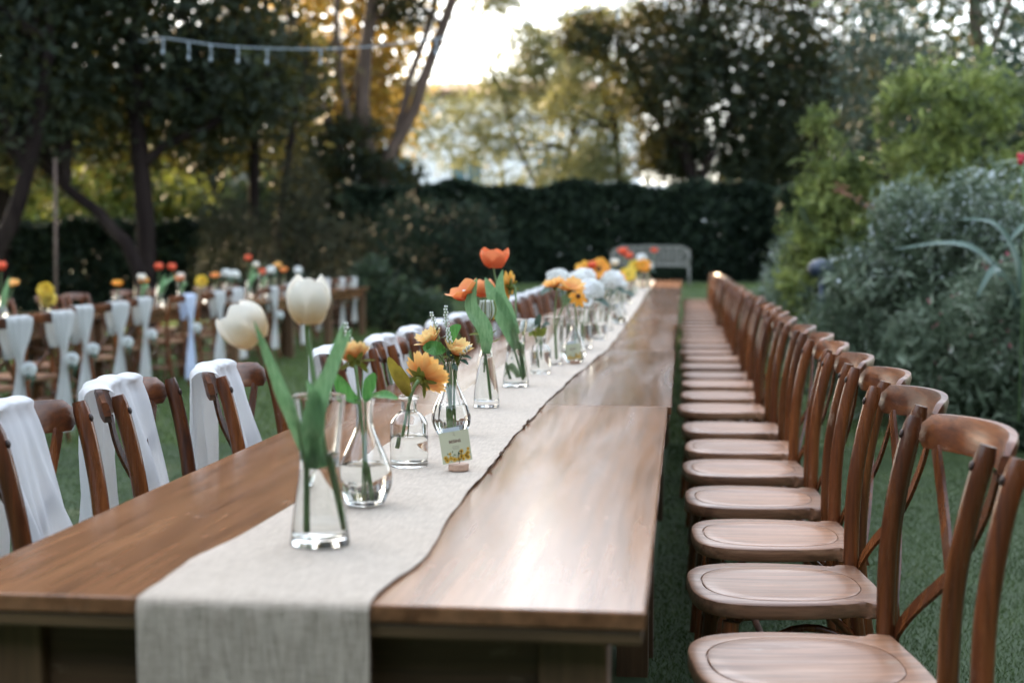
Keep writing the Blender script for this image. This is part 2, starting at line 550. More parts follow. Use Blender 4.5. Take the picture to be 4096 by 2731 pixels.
def blades(name, rng, xr, yr, n, h, wd, mat, lift, edge=None):
    x = rng.uniform(*xr, n); y = rng.uniform(*yr, n)
    if edge is not None:
        k = edge(x, y); x = x[k]; y = y[k]; n = len(x)
    z = terrain(x, y) + lift
    a = rng.uniform(0, 2 * PI, n)
    hh = h * rng.uniform(0.5, 1.3, n)
    lean = rng.normal(0, 0.55, (n, 2)) * hh[:, None]
    dx, dy = np.cos(a) * wd, np.sin(a) * wd
    v = np.empty((n, 3, 3))
    v[:, 0] = np.stack([x - dx, y - dy, z], 1)
    v[:, 1] = np.stack([x + dx, y + dy, z], 1)
    v[:, 2] = np.stack([x + lean[:, 0], y + lean[:, 1], z + hh], 1)
    f = np.arange(3 * n).reshape(-1, 3)
    return tag(link(name, np_mesh(name, v.reshape(-1, 3), f), mat), kind='stuff')
G_TURF = leafmat('turf_blades', [(0, (0.034, 0.060, 0.017)), (0.5, (0.066, 0.105, 0.031)), (0.93, (0.10, 0.148, 0.05)), (1, (0.24, 0.26, 0.12))], 0.15, rough=0.55, clump=2.6, spec=.2)
G_LAWN = leafmat('lawn_blades', [(0, (0.04, 0.07, 0.015)), (0.5, (0.075, 0.13, 0.025)), (1, (0.14, 0.19, 0.05))], 0.3)
rg = np.random.default_rng(5)
tedge = lambda x, y: y < 9.0 + 0.03 * x
blades('turf_grass', rg, (-0.1, 2.3), (1.9, 9.2), 170000, 0.016, 0.0016, G_TURF, 0.006, lambda x, y: tedge(x, y) & (x < 0.2 + y * .24 + .3) & (x > -0.1))
blades('turf_grass', rg, (2.3, 6.8), (1.0, 9.2), 120000, 0.018, 0.003, G_TURF, 0.006, tedge)
blades('turf_grass', rg, (-8.8, -1.0), (-1.0, 9.2), 160000, 0.018, 0.003, G_TURF, 0.006, lambda x, y: tedge(x, y) & (x < -0.1 - y * .6))
blades('turf_grass', rg, (-5.0, -1.0), (2.6, 9.2), 110000, 0.016, 0.0022, G_TURF, 0.006, lambda x, y: tedge(x, y) & (x > -0.1 - y * .6))
blades('lawn_grass', rg, (-10.5, 3.2), (8.7, 26.5), 230000, 0.045, 0.0045, G_LAWN, 0.0, lambda x, y: ~tedge(x, y))

# ------------------------------------------------------------------ leaf clouds and trees
def cloud(rng, P, size, aspect=0.4, droop=None, up=0.0, jitter=1.0, sizevar=0.35):
    """rhombic leaves at points P (N,3): returns verts, faces"""
    n = len(P)
    L = rng.normal(0, 1, (n, 3))
    if droop is not None:
        L = L * jitter + np.asarray(droop)
    L /= np.linalg.norm(L, axis=1)[:, None] + 1e-9
    N = rng.normal(0, 1, (n, 3)); N[:, 2] += up
    W_ = np.cross(L, N)
    W_ /= np.linalg.norm(W_, axis=1)[:, None] + 1e-9
    s = size * np.exp(rng.normal(0, sizevar, n))[:, None]
    v = np.empty((n, 4, 3))
    v[:, 0] = P - L * s * 0.5
    v[:, 1] = P + W_ * s * aspect * 0.5 - L * s * 0.05
    v[:, 2] = P + L * s * 0.5
    v[:, 3] = P - W_ * s * aspect * 0.5 - L * s * 0.05
    return v.reshape(-1, 3), np.arange(4 * n).reshape(-1, 4)

def ell_pts(rng, n, c, r, shell=0.0):
    d = rng.normal(0, 1, (n, 3)); d /= np.linalg.norm(d, axis=1)[:, None]
    u = rng.uniform(shell ** 3, 1, n) ** (1 / 3)
    return np.asarray(c) + d * u[:, None] * np.asarray(r)

def clumps(rng, n, blobs, k=26, spread=0.28):
    """n points in clumps spread through ellipsoid blobs [(centre, radii, weight)]"""
    ws = np.array([b[2] for b in blobs], float); ws /= ws.sum()
    out = []
    for (c, r, _), wgt in zip(blobs, ws):
        m = int(n * wgt)
        nc = max(3, m // k)
        C = ell_pts(rng, nc, c, r, 0.25)
        rr = np.mean(r) * spread
        P = C[rng.integers(0, nc, m)] + rng.normal(0, 1, (m, 3)) * rr * np.array([1, 1, .75])
        out.append(P)
    return np.concatenate(out)

def add_foliage(name, parent, mat, verts, faces):
    return link(name, np_mesh(name, verts, faces), mat, parent)

def branchy(rng, a, b, r0, r1, wob=0.12, n=7):
    a, b = np.array(a, float), np.array(b, float)
    L = np.linalg.norm(b - a)
    pts = []
    off = np.cumsum(rng.normal(0, wob * L / n, (n, 3)), axis=0)
    for i in range(n):
        t = i / (n - 1)
        pts.append(a + (b - a) * t + off[i] * (t * (1 - t) * 2.5))
    return pts, [r0 + (r1 - r0) * i / (n - 1) for i in range(n)]

def tree(name, label, base, trunks, blobs, n, size, mat, seed, aspect=0.42, droop=None, jitter=1.0, k=26, spread=0.28, bark=None, group=None, twigs=14, cat='tree', up=0.0, upper=None):
    """trunks: list of polylines [(x,y,z,r),...] in world space"""
    rng = np.random.default_rng(seed)
    root = empty(name, base)
    tag(root, label, cat, group)
    bx, by, bz = base
    off = np.array(base)
    ends = []
    for tr in trunks:
        m = MB()
        pts = catmull([np.array(p[:3]) - off for p in tr], 4)
        rs = np.interp(np.linspace(0, 1, len(pts)), np.linspace(0, 1, len(tr)), [p[3] for p in tr])
        pts = [p + rng.normal(0, 0.02, 3) for p in pts]
        m.tube(pts, list(rs), 9)
        ends.append((pts[len(pts) * 2 // 3], rs[len(rs) * 2 // 3])); ends.append((pts[-1], rs[-1]))
        m.build('trunk', bark or BARK, root)
    if twigs and blobs:
        m = MB()
        for i in range(twigs):
            a, r = ends[rng.integers(0, len(ends))]
            c, rr, _ = blobs[rng.integers(0, len(blobs))]
            e = ell_pts(rng, 1, np.array(c) - off, np.array(rr) * 0.8)[0]
            p, q = branchy(rng, a, e, min(r * 0.7, 0.07), 0.012)
            m.tube(p, q, 6, False)
        m.build('branches', bark or BARK, root)
    if n:
        P = clumps(rng, n, blobs, k, spread) - off
        v, f = cloud(rng, P, size, aspect, droop, up, jitter)
        add_foliage('crown', root, mat, v, f)
    if upper:  # unseen high foliage, added to block the sun and bright sky
        P = clumps(rng, 7000 * len(upper), upper, 12, .2) - off
        v, f = cloud(rng, P, .36, .45, droop, up, jitter)
        add_foliage('added_shade_crown', root, mat, v, f)
    return root

def shrub(name, label, base, blobs, n, size, mat, seed, aspect=0.4, shell=0.55, droop=None, jitter=1.0, group=None, k=14, lump=0.1, cat='shrub', tips=None):
    rng = np.random.default_rng(seed)
    root = empty(name, base)
    tag(root, label, cat, group)
    off = np.array(base)
    ws = np.array([b[2] for b in blobs], float); ws /= ws.sum()
    Ps = []
    for (c, r, _), wgt in zip(blobs, ws):
        m = int(n * wgt); nc = max(3, m // k)
        C = ell_pts(rng, nc, c, r, shell)
        Ps.append(C[rng.integers(0, nc, m)] + rng.normal(0, 1, (m, 3)) * lump)
    P = np.concatenate(Ps)
    keep = P[:, 2] > terrain(P[:, 0], P[:, 1]) + 0.02
    P = P[keep] - off
    v, f = cloud(rng, P, size, aspect, droop, 0.0, jitter)
    add_foliage('foliage', root, mat, v, f)
    m = MB()
    for i in range(10):
        c, r, _ = blobs[rng.integers(0, len(blobs))]
        e = ell_pts(rng, 1, np.array(c) - off, np.array(r) * 0.7)[0]
        p, q = branchy(rng, (rng.normal(0, .08), rng.normal(0, .08), -0.03), e, 0.025, 0.006)
        m.tube(p, q, 5, False)
    m.build('branches', BARK, root)
    if tips:
        tn, tsize, tmat, tname, zmin = tips
        Ps = []
        for (c, r, _), wgt in zip(blobs, ws):
            Q = ell_pts(rng, int(tn * wgt), c, np.array(r) * 1.06, 0.93)
            Ps.append(Q)
        Q = np.concatenate(Ps)
        Q = Q[(Q[:, 2] > zmin + rng.uniform(0, .5, len(Q)))] - off
        v, f = cloud(rng, Q, tsize, 0.7, (0, -0.5, 0.8), 0, 0.6)
        o = add_foliage(tname, root, tmat, v, f)
        o['kind'] = 'stuff'
    return root


# ================================================================== background
# ---- white house far behind the hedge
house = empty('white_house', (-7.6, 64, 0.4))
tag(house, 'white house with a brown tiled roof half hidden behind the garden trees', 'house')
HW = simple('white_render', (0.80, 0.81, 0.82), 0.8)
HR = wood('brown_roof_tiles', 0, (0.10, 0.05, 0.03), (0.17, 0.09, 0.06), (0.24, 0.14, 0.09), 0.8, 0.3, rand=False)
m = MB(); m.box((-6.5, -4, -0.6), (5.6, 4, 7.4)); m.build('wall', HW, house, False)
m = MB(); m.box((5.61, -3, -0.6), (11, 3, 3.7)); m.build('annex_wall', HW, house, False)
m = MB()
m.add([(-7.1, -4.7, 7.42), (6.2, -4.7, 7.42), (6.2, 4.7, 7.42), (-7.1, 4.7, 7.42), (-3, 0, 8.5), (2.2, 0, 8.5),
       (-7.1, -4.7, 7.62), (6.2, -4.7, 7.62), (6.2, 4.7, 7.62), (-7.1, 4.7, 7.62)],
      [(0, 3, 2, 1), (0, 1, 7, 6), (1, 2, 8, 7), (2, 3, 9, 8), (3, 0, 6, 9), (6, 7, 5, 4), (7, 8, 5), (8, 9, 4, 5), (9, 6, 4)])
m.build('roof', HR, house, False)
GLZ = simple('dark_window_glass', (0.10, 0.17, 0.19), 0.08)
for (wx, wz, ww, wh) in ((2.0, 3.4, 1.3, 1.5), (-1.6, 3.4, 1.3, 1.5), (-4.6, 3.4, 1.3, 1.5), (7.7, 1.6, 1.2, 1.2)):
    yy = -4.0 if wx < 5.6 else -3.0
    m = MB()
    for lo, hi in (((wx - ww / 2 - .08, yy - .06, wz - .08), (wx + ww / 2 + .08, yy - .003, wz)), ((wx - ww / 2 - .08, yy - .06, wz + wh), (wx + ww / 2 + .08, yy - .003, wz + wh + .08)),
                   ((wx - ww / 2 - .08, yy - .06, wz), (wx - ww / 2, yy - .003, wz + wh)), ((wx + ww / 2, yy - .06, wz), (wx + ww / 2 + .08, yy - .003, wz + wh)), ((wx - .03, yy - .05, wz), (wx + .03, yy - .003, wz + wh))):
        m.box(lo, hi)
    fr = m.build('window', HW, house, False)
    m = MB(); m.box((wx - ww / 2, yy - .03, wz), (wx + ww / 2, yy - .006, wz + wh)); m.build('pane', GLZ, fr, False)

# ---- trees on the left
TG = 'trees along the garden edge'
def gz(x, y): return tz(x, y) - 0.05
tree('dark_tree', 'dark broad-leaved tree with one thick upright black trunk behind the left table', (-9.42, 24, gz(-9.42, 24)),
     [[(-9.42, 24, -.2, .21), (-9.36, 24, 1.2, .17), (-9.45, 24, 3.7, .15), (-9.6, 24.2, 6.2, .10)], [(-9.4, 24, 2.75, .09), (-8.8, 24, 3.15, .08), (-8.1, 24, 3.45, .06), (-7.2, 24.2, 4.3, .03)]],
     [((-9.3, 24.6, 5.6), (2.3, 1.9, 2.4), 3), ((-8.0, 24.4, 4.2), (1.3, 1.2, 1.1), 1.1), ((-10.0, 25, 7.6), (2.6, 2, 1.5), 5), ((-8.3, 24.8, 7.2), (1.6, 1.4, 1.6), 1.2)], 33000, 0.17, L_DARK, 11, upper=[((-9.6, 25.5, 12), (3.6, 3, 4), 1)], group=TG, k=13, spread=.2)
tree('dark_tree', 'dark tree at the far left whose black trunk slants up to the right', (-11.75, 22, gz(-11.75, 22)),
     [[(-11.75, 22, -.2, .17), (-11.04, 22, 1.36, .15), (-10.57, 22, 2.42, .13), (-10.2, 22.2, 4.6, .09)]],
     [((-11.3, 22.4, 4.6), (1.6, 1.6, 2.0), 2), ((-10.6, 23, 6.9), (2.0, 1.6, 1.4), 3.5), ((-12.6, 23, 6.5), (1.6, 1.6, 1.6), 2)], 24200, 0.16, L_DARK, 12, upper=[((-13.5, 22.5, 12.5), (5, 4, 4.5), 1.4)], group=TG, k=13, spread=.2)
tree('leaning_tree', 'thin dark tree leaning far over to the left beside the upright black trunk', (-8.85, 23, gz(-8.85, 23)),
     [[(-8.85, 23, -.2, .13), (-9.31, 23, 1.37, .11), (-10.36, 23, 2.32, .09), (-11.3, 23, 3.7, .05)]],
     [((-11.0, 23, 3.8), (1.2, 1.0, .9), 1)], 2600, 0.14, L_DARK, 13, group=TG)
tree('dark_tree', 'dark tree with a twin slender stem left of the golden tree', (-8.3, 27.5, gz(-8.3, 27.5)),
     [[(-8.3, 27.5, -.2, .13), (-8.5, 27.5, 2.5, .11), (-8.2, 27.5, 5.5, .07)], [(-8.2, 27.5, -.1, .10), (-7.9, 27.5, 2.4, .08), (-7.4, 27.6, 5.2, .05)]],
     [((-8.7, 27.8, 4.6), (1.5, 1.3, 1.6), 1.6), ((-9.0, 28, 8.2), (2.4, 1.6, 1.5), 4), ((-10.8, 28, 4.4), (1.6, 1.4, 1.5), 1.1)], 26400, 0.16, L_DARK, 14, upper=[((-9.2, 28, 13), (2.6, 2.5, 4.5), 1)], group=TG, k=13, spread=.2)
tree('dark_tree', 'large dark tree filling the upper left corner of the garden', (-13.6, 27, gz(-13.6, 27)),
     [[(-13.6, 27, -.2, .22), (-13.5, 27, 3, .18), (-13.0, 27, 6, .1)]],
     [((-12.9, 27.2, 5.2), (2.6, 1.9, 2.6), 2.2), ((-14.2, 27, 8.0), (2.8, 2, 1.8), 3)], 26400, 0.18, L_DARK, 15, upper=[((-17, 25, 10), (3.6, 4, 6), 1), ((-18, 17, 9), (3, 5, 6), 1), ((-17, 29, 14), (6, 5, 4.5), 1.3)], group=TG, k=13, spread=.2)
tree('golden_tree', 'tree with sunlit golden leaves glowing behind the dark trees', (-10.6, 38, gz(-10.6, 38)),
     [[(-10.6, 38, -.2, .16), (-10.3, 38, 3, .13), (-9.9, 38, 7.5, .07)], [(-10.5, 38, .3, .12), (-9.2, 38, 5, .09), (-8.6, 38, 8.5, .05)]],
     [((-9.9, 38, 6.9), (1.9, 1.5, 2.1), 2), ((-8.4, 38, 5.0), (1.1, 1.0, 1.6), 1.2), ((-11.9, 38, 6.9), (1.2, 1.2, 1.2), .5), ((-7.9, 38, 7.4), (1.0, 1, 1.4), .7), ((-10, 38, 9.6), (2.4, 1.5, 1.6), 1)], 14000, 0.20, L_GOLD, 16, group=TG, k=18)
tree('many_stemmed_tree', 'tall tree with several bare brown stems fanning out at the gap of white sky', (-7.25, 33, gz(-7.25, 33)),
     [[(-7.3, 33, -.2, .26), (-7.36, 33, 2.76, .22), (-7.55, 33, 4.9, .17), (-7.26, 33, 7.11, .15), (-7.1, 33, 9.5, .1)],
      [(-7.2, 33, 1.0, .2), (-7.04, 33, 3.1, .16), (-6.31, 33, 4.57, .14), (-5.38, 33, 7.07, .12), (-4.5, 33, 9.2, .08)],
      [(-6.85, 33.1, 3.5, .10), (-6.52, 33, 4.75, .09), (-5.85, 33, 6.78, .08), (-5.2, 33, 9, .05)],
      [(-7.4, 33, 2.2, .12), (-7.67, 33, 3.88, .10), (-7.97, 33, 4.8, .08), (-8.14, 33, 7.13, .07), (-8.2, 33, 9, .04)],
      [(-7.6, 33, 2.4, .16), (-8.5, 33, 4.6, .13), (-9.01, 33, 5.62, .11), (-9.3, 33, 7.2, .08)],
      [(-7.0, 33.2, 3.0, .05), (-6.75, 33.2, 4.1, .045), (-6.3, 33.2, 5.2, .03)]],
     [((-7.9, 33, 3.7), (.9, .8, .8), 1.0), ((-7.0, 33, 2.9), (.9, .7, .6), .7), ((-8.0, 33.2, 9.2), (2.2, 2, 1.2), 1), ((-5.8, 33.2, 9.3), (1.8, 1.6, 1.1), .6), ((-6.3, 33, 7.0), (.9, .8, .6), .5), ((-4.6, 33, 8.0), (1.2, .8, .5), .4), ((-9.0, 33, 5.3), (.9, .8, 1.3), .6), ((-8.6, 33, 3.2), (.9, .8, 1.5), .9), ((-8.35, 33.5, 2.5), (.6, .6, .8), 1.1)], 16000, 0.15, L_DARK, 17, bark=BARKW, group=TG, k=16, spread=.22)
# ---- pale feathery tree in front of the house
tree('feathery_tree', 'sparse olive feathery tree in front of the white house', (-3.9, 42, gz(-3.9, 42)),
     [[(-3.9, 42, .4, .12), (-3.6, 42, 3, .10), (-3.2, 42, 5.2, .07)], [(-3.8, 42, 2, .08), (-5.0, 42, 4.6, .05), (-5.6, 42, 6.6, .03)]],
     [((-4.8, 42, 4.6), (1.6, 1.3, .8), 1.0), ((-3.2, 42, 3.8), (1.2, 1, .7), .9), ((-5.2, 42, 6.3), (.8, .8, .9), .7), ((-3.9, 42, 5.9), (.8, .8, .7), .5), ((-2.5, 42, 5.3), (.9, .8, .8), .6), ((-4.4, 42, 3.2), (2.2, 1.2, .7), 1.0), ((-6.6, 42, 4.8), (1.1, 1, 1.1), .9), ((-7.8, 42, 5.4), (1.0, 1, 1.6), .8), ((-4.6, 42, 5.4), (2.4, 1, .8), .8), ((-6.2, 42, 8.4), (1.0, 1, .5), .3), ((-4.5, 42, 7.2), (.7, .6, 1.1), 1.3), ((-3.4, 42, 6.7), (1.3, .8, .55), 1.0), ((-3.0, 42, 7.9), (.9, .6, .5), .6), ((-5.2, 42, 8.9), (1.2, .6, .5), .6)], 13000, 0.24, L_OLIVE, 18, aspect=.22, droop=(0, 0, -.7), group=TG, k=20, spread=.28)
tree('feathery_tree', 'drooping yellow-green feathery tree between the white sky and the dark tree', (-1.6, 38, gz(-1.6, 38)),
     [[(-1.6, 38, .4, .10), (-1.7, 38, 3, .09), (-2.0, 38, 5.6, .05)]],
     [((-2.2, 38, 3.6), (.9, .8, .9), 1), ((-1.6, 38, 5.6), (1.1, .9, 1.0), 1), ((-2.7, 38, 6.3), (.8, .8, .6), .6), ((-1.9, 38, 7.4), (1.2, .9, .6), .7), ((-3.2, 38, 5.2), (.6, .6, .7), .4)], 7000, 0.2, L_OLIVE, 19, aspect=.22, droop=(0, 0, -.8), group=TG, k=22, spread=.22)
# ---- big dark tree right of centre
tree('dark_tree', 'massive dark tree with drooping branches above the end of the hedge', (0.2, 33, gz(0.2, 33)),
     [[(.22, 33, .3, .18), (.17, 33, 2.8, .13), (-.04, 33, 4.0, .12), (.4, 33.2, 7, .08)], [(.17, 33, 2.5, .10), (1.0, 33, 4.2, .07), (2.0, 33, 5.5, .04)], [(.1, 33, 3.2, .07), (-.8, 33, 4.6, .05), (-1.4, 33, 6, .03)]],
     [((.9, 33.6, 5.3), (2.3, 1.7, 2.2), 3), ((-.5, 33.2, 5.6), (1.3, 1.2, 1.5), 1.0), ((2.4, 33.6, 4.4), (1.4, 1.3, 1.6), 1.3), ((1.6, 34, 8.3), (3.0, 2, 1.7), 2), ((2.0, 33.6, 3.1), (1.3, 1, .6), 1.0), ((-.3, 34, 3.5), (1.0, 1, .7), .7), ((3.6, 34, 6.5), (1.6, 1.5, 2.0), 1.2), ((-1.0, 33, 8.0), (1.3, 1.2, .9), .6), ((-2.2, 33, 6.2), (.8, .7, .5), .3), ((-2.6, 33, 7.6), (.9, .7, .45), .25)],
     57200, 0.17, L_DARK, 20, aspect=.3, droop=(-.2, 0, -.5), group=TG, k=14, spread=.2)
# ---- planting on the right
tree('sparse_tree', 'tall thin-leaved tree with a brown stem letting the sky through at the upper right', (4.45, 22, gz(4.45, 22)),
     [[(4.6, 22, 0, .14), (4.5, 22, 3, .11), (4.27, 22, 4.5, .10), (4.0, 22, 6.6, .06)], [(4.4, 22, 3.9, .06), (4.9, 22, 5.4, .04)]],
     [((4.2, 22, 4.6), (1.3, 1, .8), 1), ((3.3, 22.3, 5.6), (1.3, 1, 1.0), 1.1), ((5.2, 22, 5.6), (1.2, 1, 1.4), 1.2), ((4.2, 22.5, 7.2), (2.2, 1.5, 1.0), 1.4)], 11000, 0.11, L_MID, 21, aspect=.34, bark=BARKW, group=TG, k=16, twigs=6)
shrub('cypress_shrub', 'tall soft blue-green conifer behind the lime shrub', (2.4, 17, tz(2.4, 17)),
      [((2.4, 17.2, 1.6), (.75, .7, 1.5), 1.5), ((2.3, 17.2, 3.2), (.55, .5, 1.0), .8), ((3.3, 17.0, 2.2), (.8, .7, 1.5), 1.3)], 16000, 0.10, L_CYP, 31, aspect=.2, droop=(0, 0, .9), k=18, lump=.1)
shrub('lime_shrub', 'bright lime-green feathery shrub on the left of the right-hand planting', (1.5, 14, tz(1.5, 14)),
      [((1.42, 14.1, 1.55), (.42, .4, .75), 1.2), ((1.75, 14.2, 1.3), (.55, .5, .8), 1.2), ((1.25, 14.1, 1.1), (.35, .35, .7), .7), ((1.27, 14.1, 2.35), (.08, .08, .3), .1)], 11000, 0.085, L_LIME, 32, aspect=.24, droop=(0, 0, .25), k=70, lump=.06)
shrub('lime_shrub', 'taller yellow-green feathery bush hanging over the silvery shrub', (2.6, 13.6, tz(2.6, 13.6)),
      [((2.25, 13.6, 2.3), (.45, .45, .75), 1.2), ((2.75, 13.7, 2.2), (.55, .5, .9), 1.4), ((2.5, 13.6, 1.3), (.7, .5, .8), 1.0)], 12000, 0.085, L_LIME, 33, aspect=.24, droop=(0, 0, -.3), k=80, lump=.065)
shrub('evergreen_shrub', 'dull blue-green shrub at the right edge behind the lime bush', (3.1, 14.5, tz(3.1, 14.5)),
      [((3.1, 14.5, 1.6), (.75, .6, 1.5), 1), ((3.6, 15.2, 2.4), (.8, .6, 1.2), 1)], 11000, 0.09, L_CYP, 34, aspect=.28, k=14, lump=.1)
shrub('silvery_shrub', 'big rounded silvery-leaved shrub with pale flowering tips beside the lawn', (1.8, 10.6, tz(1.8, 10.6)),
      [((1.95, 10.7, .88), (.70, .8, .78), 2), ((1.38, 10.55, .62), (.36, .5, .60), .8), ((2.4, 10.4, .8), (.6, .7, .75), 1), ((1.75, 10.2, 1.25), (.3, .3, .3), .35), ((1.2, 10.3, .95), (.22, .3, .3), .25), ((1.5, 10.3, 1.45), (.2, .2, .25), .15), ((2.35, 10.6, 1.6), (.3, .3, .22), .2), ((1.05, 10.5, .5), (.22, .3, .32), .2), ((1.95, 10.0, 1.5), (.22, .22, .28), .15)], 34000, 0.072, L_SILVER, 35, aspect=.2, droop=(0, -.3, .45), k=42, lump=.06, shell=.6,
      tips=(5200, .026, L_SILVERTIP, 'pale_tips', .9))
shrub('silvery_shrub', 'nearer silvery bush with pink blossoms at the right edge', (2.05, 9.2, tz(2.05, 9.2)),
      [((2.12, 9.35, .58), (.52, .6, .62), 2), ((1.75, 9.75, .42), (.42, .5, .5), 1), ((2.4, 9.0, .5), (.5, .5, .6), 1)], 26000, 0.072, L_SILVER, 36, aspect=.18, droop=(-.2, -.3, .35), k=42, lump=.06, shell=.6,
      tips=(260, .030, BLOSSOM, 'pink_blossom', 0.2))
shrub('silvery_shrub', 'small distant silvery shrub between the dark hedge and the far chairs', (1.35, 17, tz(1.35, 17)),
      [((1.4, 17, .75), (.5, .5, .75), 1), ((1.1, 16.4, .45), (.35, .4, .5), .7), ((1.8, 16.5, .8), (.5, .5, .6), .8)], 12000, 0.07, L_SILVER, 37, aspect=.22, k=12, lump=.06,
      tips=(500, .035, L_SILVERTIP, 'pale_tips', .5))
shrub('low_shrub', 'dark low shrub filling the ground below the lime bushes', (1.7, 12.6, tz(1.7, 12.6)),
      [((1.6, 12.6, .5), (.55, .5, .6), 1), ((2.3, 12.4, .6), (.7, .6, .7), 1), ((3.0, 11.6, .6), (.6, .8, .8), 1)], 12000, 0.07, L_MID, 38, k=12, lump=.07)
# ---- hedges and middle-distance shrubs
def hedge(name, label, x0, x1, y0, y1, z1, n, size, mat, seed, rot=0.0):
    rng = np.random.default_rng(seed)
    cx, cy = (x0 + x1) / 2, (y0 + y1) / 2
    zb = tz(cx, cy) - .05
    root = empty(name, (cx, cy, zb))
    tag(root, label, 'hedge')
    P = np.stack([rng.uniform(x0, x1, n), rng.uniform(y0, y1, n) , rng.uniform(0, 1, n)], 1)
    P[: n // 2, 1] = y0 + np.abs(rng.normal(0, .18, n // 2))
    top = z1 - zb + .07 * np.sin(P[:, 0] * 2.3) + .05 * np.sin(P[:, 0] * 5.1 + 1)
    P[:, 2] *= top
    P[n // 2: n // 2 + n // 6, 2] = top[n // 2: n // 2 + n // 6] - np.abs(rng.normal(0, .06, n // 6))
    P[:, 0] -= cx; P[:, 1] -= cy
    v, f = cloud(rng, P, size, .5)
    add_foliage('foliage', root, mat, v, f)
    m = MB()
    for i in range(int((x1 - x0) / .8) + 1):
        x = x0 + .3 + i * .8 - cx
        if x > x1 - cx - .1: break
        p, q = branchy(rng, (x, 0, -.05), (x + rng.normal(0, .1), 0, (z1 - zb) * .8), .035, .01)
        m.tube(p, q, 5, False)
    m.build('branches', BARK, root)
    return root
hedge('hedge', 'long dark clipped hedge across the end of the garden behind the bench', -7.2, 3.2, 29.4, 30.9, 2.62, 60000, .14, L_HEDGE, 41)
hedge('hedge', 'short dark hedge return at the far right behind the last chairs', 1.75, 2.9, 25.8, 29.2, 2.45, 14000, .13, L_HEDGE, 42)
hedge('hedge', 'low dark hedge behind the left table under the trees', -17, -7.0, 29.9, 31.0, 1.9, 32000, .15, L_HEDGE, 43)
shrub('round_bush', 'rounded dark green clipped bush in front of the long hedge', (-4.4, 25.6, tz(-4.4, 25.6)),
      [((-4.9, 25.8, 1.15), (.95, .9, 1.12), 1.2), ((-3.9, 25.6, 1.2), (.75, .8, .95), 1), ((-4.4, 25.6, .6), (1.2, .8, .7), .8)], 15000, .085, L_HEDGE, 44, k=10, lump=.07)
shrub('feathery_shrub', 'brownish green feathery shrub rising to a soft point behind the white tulips', (-7.0, 25.4, tz(-7.0, 25.4)),
      [((-7.2, 25.5, 1.0), (1.0, .8, 1.3), 1.4), ((-7.0, 25.5, 2.2), (.45, .45, .9), .6), ((-6.1, 25.4, .9), (.7, .7, 1.1), .8), ((-8.3, 25.6, 1.0), (.7, .7, 1.3), .7), ((-8.6, 25.6, 2.0), (.3, .3, .8), .2)], 17000, .10, L_BROWN, 45, aspect=.2, droop=(0, 0, .8), k=14, lump=.1)
shrub('leafy_plant', 'loose mid green leafy plant at the edge of the lawn', (-4.9, 23, tz(-4.9, 23)),
      [((-5.1, 23, .75), (.3, .3, .45), 1), ((-4.7, 23, .4), (.55, .4, .42), 1.2), ((-4.25, 23.1, .3), (.4, .35, .3), .8)], 3200, .10, L_MID, 46, k=10, lump=.07)
shrub('leafy_plant', 'dark low ground plants behind the draped chairs of the left table', (-6.2, 24.2, tz(-6.2, 24.2)),
      [((-6.3, 24.2, .3), (.9, .5, .5), 1), ((-7.6, 24.2, .35), (.9, .5, .55), 1), ((-5.6, 24, .2), (.6, .4, .35), .6)], 9000, .09, L_BROWN, 47, k=10, lump=.08)
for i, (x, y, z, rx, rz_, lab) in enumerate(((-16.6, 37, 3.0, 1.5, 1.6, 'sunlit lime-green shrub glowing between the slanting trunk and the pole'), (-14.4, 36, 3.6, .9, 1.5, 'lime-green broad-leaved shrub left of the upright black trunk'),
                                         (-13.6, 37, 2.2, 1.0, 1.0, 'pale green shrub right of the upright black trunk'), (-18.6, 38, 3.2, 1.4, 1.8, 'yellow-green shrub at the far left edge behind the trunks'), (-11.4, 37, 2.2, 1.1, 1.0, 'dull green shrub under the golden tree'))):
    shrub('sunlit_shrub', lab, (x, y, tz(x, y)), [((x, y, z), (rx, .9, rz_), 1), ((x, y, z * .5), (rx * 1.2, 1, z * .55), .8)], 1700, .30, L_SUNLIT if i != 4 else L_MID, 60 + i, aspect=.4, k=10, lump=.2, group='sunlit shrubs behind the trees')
for i, (x, y, r, h, lab) in enumerate(((-24, 50, 4.5, 5.0, 'far dark tree at the left edge beyond the sunlit shrubs'), (-17, 52, 4.0, 4.6, 'far dark tree behind the upright black trunk'), (7.5, 48, 4.2, 5.5, 'far dark tree behind the right-hand planting'), (13, 40, 3.6, 5, 'far dark tree beyond the right edge of the planting'))):
    tree('far_tree', lab, (x, y, gz(x, y)), [[(x, y, -.2, .25), (x + .2, y, h * .7, .15)]], [((x, y, h * .75), (r, 2.5, h * .7), 1)], 9000, .45, L_DARK, 80 + i, group='far trees beyond the garden', twigs=6)

# ---- banana-like plant with terracotta pot on the hedge line
ban = empty('broad_leaved_plant', (-6.45, 31.6, tz(-6.45, 31.6)))
tag(ban, 'pale green broad-leaved plant standing just above the hedge', 'plant')
def ribbon(path, widths, nrm, cup=0.0, nu=5, wave=0.0, rng=None):
    """leaf strip: path points, half widths, normal hint; returns grid rows"""
    P = [Vector(p) for p in path]
    rows = []
    nrm = Vector(nrm)
    for i, p in enumerate(P):
        t = (P[min(i + 1, len(P) - 1)] - P[max(i - 1, 0)]).normalized()
        s = t.cross(nrm)
        if s.length < 1e-4: s = t.cross(Vector((0.3, 1, 0.2)))
        s.normalize()
        nn = s.cross(t).normalized()
        row = []
        for k in range(nu):
            u = -1 + 2 * k / (nu - 1)
            q = p + s * (u * widths[i]) + nn * (cup * (abs(u) ** 1.4) * widths[i]) + nn * (wave * widths[i] * math.sin(i * 1.1 + u * 2))
            row.append(q)
        rows.append(row)
    return rows
